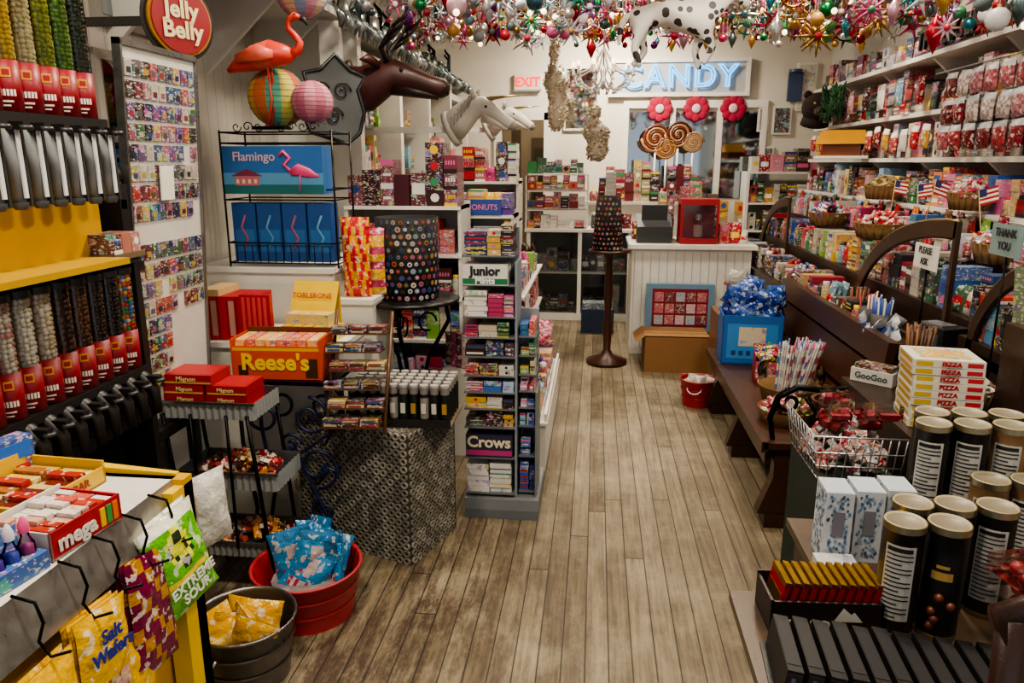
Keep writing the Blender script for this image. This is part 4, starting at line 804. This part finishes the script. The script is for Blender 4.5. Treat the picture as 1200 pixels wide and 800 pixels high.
# ================================================================ RIGHT WALL
def rightwall():
    m=M()
    for z,xf in ((2.34,2.12),(1.98,2.15),(1.68,2.12),(1.38,2.05)):
        m.box(xf,XR-.06,3.3,8.0,z-.03,z,WH)
        for y in (3.6,4.5,5.4,6.3,7.2,7.9): m.add([(XR-.06,y,z-.03),(xf+.05,y,z-.03),(XR-.06,y,z-.28),(XR-.06,y+.03,z-.03),(xf+.05,y+.03,z-.03),(XR-.06,y+.03,z-.28)],[(2,1,0),(3,4,5),(2,5,4,1),(1,4,3,0)],WH)
    for y in (3.6,4.8,6.0,7.2): m.box(XR-.06,XR,y,y+.05,1.2,2.6,WH)
    m.build('white_shelf_unit')
    p=M(); p.at(2.18,7.9,0,-90)
    fill(p,0,4.4,0,.22,2.342,.24,P('#8a1a22 #a8a094 #b8b4aa #6a141c #908878 #4a1c1c #2a3a4a #3a2a20 #a82a30'),(.07,.15),(.05,.11),full=.9)
    fill(p,0,4.4,0,.22,1.982,.31,REDS+MIXD+MIXD+P('#a8a098 #2a2a4a #b8889a'),(.07,.13),(.05,.10),full=1)
    fill(p,0,4.4,-.02,.22,1.682,.26,REDS+MIXD+MIXD+P('#a8283a #b8b8bc #5a1a2a'),(.06,.11),(.05,.10),full=1)
    p.at(2.1,7.9,0,-90); fill(p,0,4.4,0,.22,1.382,.26,CANDY+REDS+MIXD+MIXD,(.06,.11),(.04,.10),full=1)
    p.build('boxed_candies')
    o=M(); o.box(2.12,2.15,4.5,5.6,2.342,2.35,BK); oo=o.build('letter_sign'); text('THE LEGENDS',(2.13,5.05,2.43),.175,'-x',hx('#1a1612'),oo,bold=.02,ext=.01)
    m=M()
    for i in range(7):
        for j in range(3):
            y=3.9+i*.16; m.at(2.06,y,1.72+j*.15,-90,R(-4,4),R(-5,5)); c=CH(P('#983038 #a85a62 #a87078 #7a1a28 #6a1a20 #b8a8a4')); m.pillow(.13,.14,.05,lambda u,v,c=c:(c if (int(u*7)+int(v*6))%2 else dk(c,.55)) if v<.75 else hx('#a8a8ac'),5,8,8,i+j*3)
    m.at(); m.loft([(2.07,3.7,2.18),(2.07,5.1,2.18)],.005,SIL,2,5); m.build('bagged_candies')
    m=M()
    for i in range(16):
        y=5.2+i*.17; m.at(2.09,y,R(1.70,1.76),-90,0,R(-6,6)); c=CH(MIXD+REDS); m.pillow(.11,.15,.04,lambda u,v,c=c:c if v<.7 else WH,5,7,8,i)
        if i%2: m.at(2.09,y,R(2.0,2.04),-90,0,R(-6,6)); c=CH(MIXD+REDS); m.pillow(.12,.18,.04,lambda u,v,c=c:c if v<.7 else dk(c),5,7,8,i)
    for i in range(30):
        y=3.4+i*.15; m.at(2.03,y,R(1.22,1.27),-90,0,R(-8,8)); c=CH(MIXD+CANDY); m.pillow(.09,.12,.03,lambda u,v,c=c:c if v<.7 else dk(c),5,6,7,i)
    m.at(); m.loft([(2.035,3.3,1.36),(2.035,7.9,1.36)],.004,SIL,2,5); m.build('bagged_candies')
    m=M()
    for (x,y,z,t) in ((1.90,4.55,1.40,12),(1.92,4.75,1.36,-8),(1.88,5.05,1.38,5),(1.9,3.95,1.36,-14)):
        m.at(x,y,z,-75,0,t); m.loft([(0,0,-.18),(0,0,.16)],.003,hx('#c8a868'),0,5)
        for k in range(7): m.box(.003,.12,-.001,.001,.08+k*.0114,.08+(k+1)*.0114,hx('#a01828') if k%2==0 else WH)
        m.box(.003,.05,-.002,.002,.12,.16,hx('#1a2a60'))
    m.at(); m.build('small_flags')
    m=M().at(2.0,7.4,1.99,0); c=hx('#22120c')
    m.sph(0,0,.15,.14,c,7,14,10,(1,1,.95)); m.loft([(0,-.08,.12),(-.02,-.17,.10),(-.03,-.20,.095)],[(.06,.05),(.045,.04),(.03,.025)],hx('#4a3020'),7,12); m.sph(-.03,-.205,.11,.018,BK,0,8,6)
    for s in (-1,1): m.sph(s*.09,0,.26,.04,c,7,10,7,(1,.5,1)); m.sph(s*.045-.01,-.115,.18,.012,hx('#c8a060'),0,8,6)
    m.loft([(0,.02,.08),(0,.05,0)],[.11,.13],c,7,12); m.build('bear_head_figure')
    m=M()
    for yy in (7.0,6.75):
        for i in range(160): a=R(0,2*PI); m.at(1.98,yy,2.14,R(0,360)); m.loft([(0,0,R(-.1,.1)),(.06*math.cos(a),.06*math.sin(a),R(-.15,.17))],[.014,.004],CH(P('#123a18 #1e5424 #0e2a12')),7,4)
        m.at(); m.cyl(1.98,yy,1.985,.03,.06,hx('#3a2a1a'),0,10)
    m.build('small_green_topiary')
    m=M().at(1.95,6.4,1.70,-20); y_=hx('#c08a1c'); m.box(-.14,.14,-.08,.08,0,.10,hx('#8a4a20')); m.add([(-.2,-.13,.09),(.2,-.13,.09),(.16,0,.2),(-.16,0,.2),(.2,.13,.09),(-.2,.13,.09)],[(0,1,2,3),(3,2,4,5),(1,4,2),(0,3,5)],y_); m.box(-.2,.2,-.1,.1,-.02,0,WH); m.build('toy_birdhouse')
rightwall()
def righttier():
    m=M(); w=hx('#2a1a10'); xr=XR-.07
    m.box(1.34,xr,3.2,7.6,0,.78,w,6); m.box(1.62,xr,3.2,7.6,.78,.98,w,6); m.box(1.86,xr,3.2,7.6,.98,1.18,w,6)
    m.box(1.32,1.64,3.18,7.62,.78,.795,dk(w,.7),6)
    m.box(1.08,xr,2.25,3.16,0,.74,w,6); m.box(1.06,xr,2.23,3.18,.74,.76,dk(w,.8),6); m.box(1.5,xr,2.3,3.16,.76,.96,w,6); m.box(1.8,xr,2.3,3.16,.96,1.16,w,6)
    m.build('tiered_display_counter')
    p=M(); p.at(1.36,7.55,0,-90); fill(p,0,3.55,0,.22,.796,.17,MIXD+CHOC,(.05,.1),(.03,.07),full=1); p.at(1.64,7.55,0,-90); fill(p,0,4.3,0,.2,.981,.24,MIXD+MIXD+REDS+CANDY,(.05,.10),(.03,.08),full=1); p.at(1.88,7.55,0,-90); fill(p,0,4.3,0,.2,1.181,.18,REDS+PINK+MIXD,(.05,.10),(.04,.08),full=1)
    p.build('boxed_candies')
    p=M(); p.at(1.52,3.14,0,-90); fill(p,0,.82,0,.22,.961,.22,CANDY+REDS+MIXD,(.04,.09),(.03,.07),full=1); p.at(1.82,3.14,0,-90); fill(p,0,.82,0,.22,1.161,.24,MIXD+REDS,(.05,.1),(.04,.10),full=1); p.build('boxed_candies')
    for y0,y1,z0,z1,x in ((4.62,3.42,.80,1.40,1.55),(3.10,2.45,.90,1.36,1.50),(7.5,6.5,.8,1.36,1.60)):
        m=M(); n=14; arc=[(x,y0+(y1-y0)*(1-math.cos(k*PI/2/n)),z0+(z1-z0)*math.sin(k*PI/2/n)) for k in range(n+1)]
        low=[(x,y0+(y1-y0)*(.07+.93*(1-math.cos(k*PI/2/n))),z0+(z1-z0)*.88*math.sin(k*PI/2/n)) for k in range(n+1)]
        vs=arc+low; fs=[(k,k+1,n+2+k,n+1+k) for k in range(n)]; w=hx('#3a2616')
        m.add(vs,fs,w,6); m.add([(a+.02,b,c) for a,b,c in vs],[f[::-1] for f in fs],w,6); m.loft([(a+.01,b,c) for a,b,c in arc],.011,hx('#7a6a4a'),2,8); m.loft([(a+.01,b,c) for a,b,c in low],.009,hx('#1e120a'),6,6)
        m.box(x,x+.02,min(y0,y1),max(y0,y1),z0-.02,z0+.02,w,6); m.box(x,x+.02,y1-.01,y1+.02,z0,z1,w,6)
        m.build('wooden_wheel_divider')
    for x,y,z,r,pal in ((1.78,4.9,1.19,.16,'#a8202c #c8c0b8 #b83a3a #c8c0b8'),(1.98,5.5,1.40,.12,'#987840 #a89870'),(1.46,5.3,.80,.12,'#a83a40 #2a4a90 #b8b0a0'),(1.75,5.9,1.19,.14,'#a82a3a #b8b4b0 #2a5aa0'),(1.34,2.75,.77,.11,'#c8c4ba #a8a098 #b88080'),(1.9,3.7,1.19,.13,'#a81a2c #c8b8a8 #3a5aa0'),(2.0,4.3,1.40,.11,'#b84a5a #c8c0b8')):
        m=M(); k=hx('#8a683e'); m.lathe(x,y,z,[(.0001,.002),(r*.8,.0),(r*.95,.05),(r,.09),(r*1.04,.095),(r*.97,.085),(r*.8,.01)],k,7,20)
        for i in range(20): a=i*PI/10; m.loft([(x+r*.82*math.cos(a),y+r*.82*math.sin(a),z),(x+r*1.02*math.cos(a),y+r*1.02*math.sin(a),z+.09)],.006,dk(k,.6),7,4)
        candyheap(m,x,y,z+.07,r*.85,r*.85,.08,100,P(pal),.022); m.build('candy_basket')
    m=M(); m.box(1.36,1.365,3.12,3.34,1.22,1.32,WH); m.loft([(1.37,3.23,.796),(1.37,3.23,1.22)],.005,BK,2,6); o=m.build('small_counter_sign'); text('PLEASE',(1.356,3.23,1.295),.04,'-x',BK,o); text('ASK',(1.356,3.23,1.25),.04,'-x',BK,o)
    m=M(); m.box(1.42,1.425,2.66,2.86,1.33,1.44,hx('#7a9090')); m.loft([(1.43,2.76,.77),(1.43,2.76,1.33)],.004,BK,2,5); o=m.build('small_counter_sign'); text('THANK',(1.416,2.76,1.41),.04,'-x',BK,o); text('YOU',(1.416,2.76,1.365),.04,'-x',BK,o)
    m=M()
    for i in range(4): m.at(1.43,2.66,1.12+i*.045,-80+i*6,8,R(-12,12)); m.box(0,.14,-i*.006,-i*.006+.001,0,.058,hx('#6a7a5c'),1)
    m.at(); m.box(1.40,1.5,2.5,2.64,.765,1.12,hx('#3a2a20'),6); m.build('dollar_bill_display')
    m=M()
    for i in range(34): a=R(0,2*PI);r=R(0,.05); m.loft([(1.28+r*math.cos(a)*.6,3.02+r*math.sin(a)*.6,.78),(1.28+r*math.cos(a)*1.3,3.02+r*math.sin(a)*1.3,1.0+R(0,.03))],.006,CH(P('#5a3820 #7a4e28 #4a301a')),0,5)
    m.lathe(1.28,3.02,.765,[(.0001,0),(.05,0),(.06,.16),(.062,.16)],WH,3,16); m.build('candy_stick_jar')
    m=M()
    for q in range(3):
        cx,cy=1.43,3.80+q*.17; cl=[P('#2a4a9a #b8b4b0'),P('#a8202c #c8c4bc'),P('#6a3a20 #8a5030')][q]
        for i in range(22): a=R(0,2*PI);r=R(0,.035); m.loft([(cx+r*math.cos(a),cy+r*math.sin(a),.80),(cx+r*1.5*math.cos(a),cy+r*1.5*math.sin(a),.97+R(0,.03))],.005,CH(cl),0,5)
        m.lathe(cx,cy,.797,[(.0001,0),(.045,0),(.05,.12)],hx('#8a8a88'),0,14)
    m.build('candy_stick_jar')
    m=M().at(1.08,3.13,.762,-42); m.box(0,.17,0,.09,0,.055,hx('#c8c4bc')); m.box(0.01,.16,.01,.08,.055,.075,CHOC[1],1); o=m.build('white_candy_box'); text('GooGoo',(1.08+.085*.743-.002,3.13-.085*.669-.002,.79),.036,-.733,hx('#2a4a5a'),o)
    m=M().at(1.42,3.42,.796,-70); m.box(0,.18,0,.14,0,.16,hx('#1c1c1e')); m.box(.02,.16,-.01,0,.06,.13,hx('#3a4a4a')); m.box(.03,.15,.02,.1,.16,.17,SIL,2); m.build('counter_scale')
    m=M(); 
    for i in range(12): m.at(1.34+R(-.04,.06),3.62+R(-.05,.05),.80+R(0,.06),R(0,90),R(-40,40),R(-40,40)); m.pillow(.07,.10,.03,lambda u,v:hx('#2a5aa8') if v<.6 else hx('#a8a8b0'),5,6,7,i)
    m.at(); m.build('bagged_candies')
righttier()
def bench():
    m=M(); w=hx('#3e2412'); x0,x1,y0,y1=.78,1.24,3.24,5.0
    m.box(x0,x1,y0,y1,.39,.42,w,6); m.box(x0+.02,x0+.05,y0+.05,y1-.05,.30,.39,dk(w,.7),6); m.box(x0-.01,x0+.02,y0,y1,.375,.425,w,6)
    for y in (y0+.03,(y0+y1)/2,y1-.12):
        m.box(x0+.06,x1,y,y+.07,.06,.39,dk(w,.8),6); m.box(x0+.03,x1+.04,y-.02,y+.09,0,.06,dk(w,.7),6)
        m.add([(x0+.06,y,.06),(x0+.06,y,.24),(x0+.0,y,.06),(x0+.06,y+.07,.06),(x0+.06,y+.07,.24),(x0,y+.07,.06)],[(0,2,1),(3,4,5),(1,2,5,4)],dk(w,.8),6)
    m.at(x1-.02,0,.40,0,0,6)
    m.box(0,.03,y0,y1+.1,0,.14,w,6); m.box(0,.03,y0,y1+.1,.17,.36,w,6); m.box(-.01,.04,y0,y1+.1,.38,.50,dk(w,.9),6); m.box(.03,.05,y0,y0+.06,0,.5,w,6); m.box(.03,.05,y1,y1+.06,0,.5,w,6)
    m.at(); c=BK; y=3.30
    m.loft([(.83,y,.42),(.81,y,.52),(.84,y,.62),(.92,y,.67),(1.02,y,.66),(1.14,y,.67),(1.24,y,.70)],[.012,.014,.016,.016,.014,.014,.014],c,2,8)
    m.loft(spiral(.89,.60,y,.06,1.3,PI/2,1),.009,c,2,7); m.loft([(1.18,y,.42),(1.10,y,.50),(1.02,y,.54),(.96,y,.62)],.010,c,2,7); m.loft(spiral(1.08,.47,y,.045,1.2,0,1),.008,c,2,7)
    m.build('wooden_bench')
    m=M(); m.at(.80,4.60,.421,-4); b=hx('#1e5fa8'); m.box(0,.36,0,.006,0,.31,b); m.box(0,.36,.3,.306,0,.31,b); m.box(0,.006,0,.3,0,.31,b); m.box(.354,.36,0,.3,0,.31,b); m.box(0,.36,0,.3,0,.01,b)
    m.quad((.03,-.002,.04),(.33,-.002,.04),(.33,-.002,.26),(.03,-.002,.26),hx('#3a84c4'),0)
    for i in range(6): m.quad((.06+.045*i,-.003,.06),(.085+.045*i,-.003,.06),(.085+.045*i,-.003,.09),(.06+.045*i,-.003,.09),hx('#123a70'))
    m.quad((.10,-.003,.12),(.26,-.003,.12),(.26,-.003,.24),(.10,-.003,.24),hx('#c8b898'),1)
    m.box(.02,.34,.02,.28,.01,.22,hx('#102a60'),5)
    for i in range(22): m.at(.86+R(0,.30),4.66+R(0,.2),.62+R(0,.20),R(-40,40),R(-30,20),R(-30,30)); m.pillow(.16,.14,.06,lambda u,v:(hx('#0e2e86') if v<.7 else hx('#1e4aa0')) if (int(u*5)+int(v*5))%4 else hx('#4a6a98'),5,10,10,i)
    m.at(); m.build('blue_candy_bag_box')
    m=M().at(.92,4.18,.421,-8); m.box(0,.24,0,.2,0,.03,hx('#981420')); m.box(0,.24,0,.004,0,.13,hx('#a8202a'),1); m.box(0,.24,.2,.204,0,.19,hx('#98141e'),1); m.box(0,.004,0,.2,0,.16,hx('#98141e')); m.box(.236,.24,0,.2,0,.16,hx('#98141e'))
    m.at(); candyheap(m,1.03,4.28,.54,.10,.09,.07,70,P('#a8202c #2a4a90 #c8c0b0 #b88a20 #3a6a3a'),.024); m.build('red_candy_box')
    m=M(); k=hx('#987448'); x,y=1.03,3.84
    m.lathe(x,y,.421,[(.0001,.002),(.13,0),(.16,.10),(.165,.105),(.155,.10),(.12,.01)],k,7,20)
    for i in range(70):
        a=R(0,2*PI);r=R(.01,.09); c1=CH(P('#98949c #a83a50 #3a8a5a #b06a80 #a8a8a8 #3a5a9a')); px,py=x+r*math.cos(a),y+r*math.sin(a); qx,qy=x+r*1.6*math.cos(a)+.06,y+r*1.6*math.sin(a)+.05
        seg=8; pts=[(px+(qx-px)*t/seg,py+(qy-py)*t/seg,.45+.29*t/seg) for t in range(seg+1)]; m.loft(pts,.005,[c1 if t%2 else hx('#c0bcb4') for t in range(seg)],0,5)
    m.lathe(x,y,.52,[(.155,0),(.17,.07),(.16,.1)],hx('#c8c8c0'),3,16); m.build('candy_stick_basket')
    m=M(); candyheap(m,.95,3.56,.46,.12,.10,.08,90,P('#a84a60 #b8b0a8 #c88088 #903040 #6a7a3a'),.024); m.lathe(.95,3.56,.421,[(.0001,0),(.12,0),(.14,.07)],hx('#987448'),7,18); m.build('candy_basket')
    m=M(); k=hx('#5a3a20'); m.lathe(1.13,3.44,.421,[(.0001,0),(.08,0),(.10,.15),(.105,.155),(.09,.15)],k,6,16); candyheap(m,1.13,3.44,.56,.06,.06,.04,30,P('#b88890 #a8304a #b8b0a8'),.022); m.build('candy_basket')
    m=M(); 
    for i in range(14): m.at(.90+R(0,.25),5.22+R(0,.25),.62+R(0,.24),R(-60,60),R(-30,30),R(-30,30)); m.pillow(.14,.12,.03,lambda u,v:hx('#883038') if v<.5 else hx('#a8a49c'),5,8,8,i)
    m.at(); m.box(.86,1.2,5.15,5.5,0,.62,hx('#6a4a30'),6); m.build('bagged_candies')
bench()
# ================================================================ NEAR RIGHT
def nearright():
    m=M(); w=hx('#4a3a2c')
    m.box(.36,1.6,1.12,1.36,.575,.60,w,6); m.box(.36,1.6,1.37,1.72,.575,.60,w,6); m.box(.60,1.7,1.73,2.14,.575,.60,w,6)
    for x,y in ((.62,1.2),(.66,2.02),(1.5,1.2),(1.55,2.02)): m.box(x,x+.07,y,y+.07,0,.48,DW,6)
    m.box(.62,1.6,1.18,2.1,.48,.575,DW,6); m.box(.86,1.7,1.93,2.14,.60,.70,DW,6); m.build('display_table')
    def can(m,x,y,z,kind):
        h=.275;r=.043; bk=hx('#12100f') if kind!='g' else hx('#94714e'); md=bk
        m.lathe(x,y,z,[(.0001,0),(r,0),(r,.012),(r,.09),(r,.2),(r,h-.02),(r*1.04,h-.018),(r*1.04,h-.004),(r*.98,h),(r*.9,h-.004),(.0001,h-.004)],[GR,hx('#98804a'),bk if kind!='g' else hx('#2a1c14'),md,bk,bk,hx('#90825c'),hx('#90825c'),hx('#968c74'),hx('#7a7260')],0,24)
        m.lathe(x,y,z,[(r*1.05,h-.018),(r*1.05,h-.002)],hx('#a09880'),2,24)
        ang=math.atan2(-y,-x)
        def patch(t0,t1,z0,z1,cc,e):
            n=4; rr=r+e
            for k in range(n):
                b0=ang+t0+(t1-t0)*k/n; b1=ang+t0+(t1-t0)*(k+1)/n; m.add([(x+rr*math.cos(b0),y+rr*math.sin(b0),z+z0),(x+rr*math.cos(b1),y+rr*math.sin(b1),z+z0),(x+rr*math.cos(b1),y+rr*math.sin(b1),z+z1),(x+rr*math.cos(b0),y+rr*math.sin(b0),z+z1)],[(0,1,2,3)],cc)
        if kind in 'ng':
            patch(-.75,.72,.045,.228,hx('#b4b2ac'),.0012)
            for q in range(15): patch(-.65,(.6 if q%3 else .1),.052+q*.0108,.0555+q*.0108,hx('#242424'),.002)
            patch(-.65,.55,.213,.223,hx('#1a1a1a'),.002)
        else:
            for k in range(5): a=ang+R(-.6,.6); m.sph(x+r*math.cos(a),y+r*math.sin(a),z+.035+.018*k,.011,hx('#5a2a12'),0,8,5)
            patch(-.5,.5,.15,.17,hx('#a88a4a'),.0012); patch(-.3,.3,.178,.186,hx('#a88a4a'),.0012)
    m=M()
    for i,k in enumerate(('n','b')): can(m,.705+i*.094,1.60,.601,k)
    for i,k in enumerate(('n','n','n')): can(m,.76+i*.094,1.70,.601,k)
    m.build('wafer_tube_canisters')
    m=M()
    for i,k in enumerate(('n','n','g','n','g','n')): can(m,.915+i*.098,1.99,.701,k)
    for i,k in enumerate(('b','n','n','g','b','n')): can(m,.95+i*.098,2.085,.701,k)
    for i,k in enumerate(('g','g','n','b')): can(m,1.01+i*.094,1.86,.601,k)
    m.build('wafer_tube_canisters')
    m=M(); bp=P('#4a7aa8 #6a94b8 #4a5a6a #88a4bc #9ab0c4')
    for i in range(3):
        m.at(.625+i*.083,1.88+i*.015,.601,-2); m.box(0,.07,0,.10,0,.205,hx('#c4c9d0')); 
        for q in range(90): xx=R(.004,.058); zz=R(.01,.19); m.quad((xx,-.001,zz),(xx+R(.003,.009),-.001,zz),(xx+.006,-.001,zz+R(.003,.012)),(xx,-.001,zz+.008),CH(bp))
        for q in range(90): yy=R(.004,.088); zz=R(.01,.19); m.quad((-.001,yy+.008,zz),(-.001,yy,zz),(-.001,yy,zz+.009),(-.001,yy+.008,zz+.009),CH(bp))
        m.box(.004,.066,.004,.096,.205,.206,hx('#a8b4be')); m.quad((.02,-.0015,.08),(.05,-.0015,.08),(.05,-.0015,.15),(.02,-.0015,.15),hx('#7a7a84'))
    m.at(.60,1.80,.601,0); m.box(0,.10,0,.07,0,.035,hx('#b8bcc0'),1); m.build('white_blue_gift_boxes')
    m=M().at(.42,1.55,.601,3); d=hx('#1a100e')
    m.box(0,.25,0,.006,0,.080,d); m.box(0,.25,.12,.126,0,.088,d); m.box(0,.006,0,.126,0,.08,d); m.box(.244,.25,0,.126,0,.08,d); m.box(0,.25,0,.12,0,.004,d)
    for i in range(11):
        c=hx('#8e141e'); T0=m.T.copy(); m.T=T0@Matrix.Translation((.010+i*.0205,.015,.006))@Matrix.Rotation(math.radians(12),4,'Y')
        m.box(0,.012,0,.10,0,.115,c); m.box(-.001,.013,0,.10,.104,.116,hx('#b89038'),2); m.box(-.0012,0,.01,.09,.03,.08,hx('#a8802a'),2); m.T=T0
    m.add([(.14,-.002,.035),(.205,-.002,.035),(.185,-.002,.060),(.178,-.002,.054),(.16,-.002,.070)],[(0,1,2,3,4)],hx('#d8d4cc'))
    o=m.build('chocolate_bar_display_box'); text('GOLD',(.50,1.5485,.623),.040,.052,hx('#d8d4cc'),o,bold=.02)
    m=M().at(.40,1.50,.601,-4)
    for i in range(13):
        T0=m.T.copy(); m.T=T0@Matrix.Translation((i*.040,R(-.004,.004)-i*.003,0))@Matrix.Rotation(math.radians(7),4,'Y'); m.box(0,.031,-.19,0,.002,.085,hx('#0c0c0e')); m.box(.001,.030,-.192,-.19,.01,.078,hx('#1e1e22')); m.quad((.010,-.1922,.02),(.018,-.1922,.02),(.018,-.1922,.07),(.010,-.1922,.07),hx('#6a6a6e')); m.box(.002,.029,-.17,-.02,.0855,.086,hx('#1a1a1e')); m.T=T0
    m.box(-.01,.55,-.21,.01,0,.003,BK); m.build('black_chocolate_boxes')
    m=M()
    for i in range(5):
        m.at(.90,1.46,.602+i*.045,-8+i*5); m.box(0,.2,0,.12,0,.040,WH,3)
        for q in range(9): m.sph(.02+q*.021,.03+(q%2)*.05,.018,.016,CH(P('#9a1420 #a83a4a #80101a')),0,8,6)
    m.build('clear_candy_packs')
    m=M()
    for i in range(9):
        m.at(1.09+R(-.004,.004),2.56+R(-.004,.004),.762+i*.0268,-8); m.box(0,.22,0,.20,0,.0255,hx('#d4cfc2')); m.quad((.008,-.001,.005),(.06,-.001,.005),(.06,-.001,.02),(.008,-.001,.02),hx('#c8a82a')); m.quad((.165,-.001,.005),(.212,-.001,.005),(.212,-.001,.02),(.165,-.001,.02),hx('#b8303a')); m.quad((-.001,.18,.006),(-.001,.02,.006),(-.001,.02,.02),(-.001,.18,.02),hx('#b8902a'))
    m.box(.03,.19,.03,.17,.0255,.026,hx('#c89a2a'),1); o=m.build('gummy_pizza_boxes')
    for i in range(9): text('PIZZA',(1.09+.112*.99-.001,2.56-.112*.139-.004,.775+i*.0268),.022,-.14,hx('#a8141e'),o,bold=.04)
    m=M(); x0,x1,y0,y1,z=.76,1.02,2.40,2.74,.62
    m.box(x0,x1,y0,y1,0,.62,hx('#18241a'),7)
    for k in range(11): a=x0+(x1-x0)*k/10; m.loft([(a,y0,z),(a-.0,y0-.03,z+.16)],.0025,SIL,2,4)
    for k in range(10): a=y0+(y1-y0)*k/9; m.loft([(x0,a,z),(x0-.03,a,z+.16)],.0025,SIL,2,4)
    for h in (0,.05,.1,.16): e=.03*h/.16; m.loft([(x0-e,y1,z+h),(x0-e,y0-e,z+h),(x1,y0-e,z+h)],.003,SIL,2,4)
    candyheap(m,.89,2.57,z+.03,.13,.16,.12,200,P('#a8a4a0 #a89090 #983a44 #b88078 #a8a8ac #88807a'),.020)
    for i in range(18): m.at(.79+R(0,.18),2.42+R(0,.25),z+.12+R(0,.08),R(0,90),R(-20,20)); m.box(0,.07,0,.035,0,.05,WH,3); m.box(.005,.065,.005,.03,.003,.02,hx('#a82a3a'))
    m.at(); m.build('wire_candy_basket')
    m=M(); w=hx('#2a120a'); cx0,cx1,cy=.60,1.02,.96
    for x in (cx0,cx1): m.loft([(x,cy,0),(x,cy,.45),(x,cy+.02,.8),(x,cy+.03,1.03)],[.02,.022,.02,.024],w,6,10); m.loft([(x,cy-.42,0),(x,cy-.42,.43)],[.017,.022],w,6,10)
    m.box(cx0-.02,cx1+.02,cy-.45,cy+.02,.43,.465,w,6)
    m.loft([(cx0-.02,cy+.03,1.0),(cx0+.1,cy+.04,1.045),(cx1-.1,cy+.04,1.045),(cx1+.02,cy+.03,1.0)],[(.018,.05)]*4,w,6,10); m.loft([(cx0,cy+.02,.75),(cx1,cy+.02,.75)],[(.012,.03)]*2,w,6,8)
    for k in range(4): x=cx0+.085+k*.085; m.loft([(x,cy+.01,.46),(x,cy+.03,1.0)],.009,w,6,7)
    m.build('wooden_chair')
nearright()
def lights():
    for x,y,e in ((-.9,1.2,56),(.9,1.2,50),(-.7,3.4,64),(1.0,3.4,60),(-.5,5.6,76),(1.2,5.6,76),(0.1,7.9,120)):
        m=M(); m.lathe(x,y,ZC-.06,[(.0001,0),(.17,0),(.19,.02),(.20,.06)],hx('#fff2dc'),4,24); o=m.build('ceiling_light')
        l=D.lights.new('lamp','AREA'); l.shape='DISK'; l.size=.35; l.energy=e; l.color=(1,.875,.70); lo=D.objects.new('lamp',l); COL.objects.link(lo); lo.location=(x,y,ZC-.09); lo.parent=o; lo.matrix_parent_inverse=Matrix.Translation(-o.location)
    l=D.lights.new('h','POINT'); l.energy=20; l.color=(1,.85,.65); l.shadow_soft_size=.1; lo=D.objects.new('hall_lamp',l); COL.objects.link(lo); lo.location=(-.85,YB+1.2,2.6)
lights()
w=D.worlds.new('World'); SC.world=w; w.use_nodes=True; bg=w.node_tree.nodes['Background']; bg.inputs[0].default_value=(.92,.95,1,1); bg.inputs[1].default_value=.85
cam=D.cameras.new('camera'); co=D.objects.new('camera',cam); COL.objects.link(co); th=math.atan(210/867); ps=math.atan(100/867*math.cos(th))
co.location=(0,0,1.65); co.rotation_euler=(PI/2-th,0,ps); cam.lens=867/1200*36; cam.sensor_width=36; cam.clip_start=.02
SC.camera=co
SC.view_settings.view_transform='AgX'
try: SC.view_settings.look='AgX - Medium High Contrast'
except Exception: pass
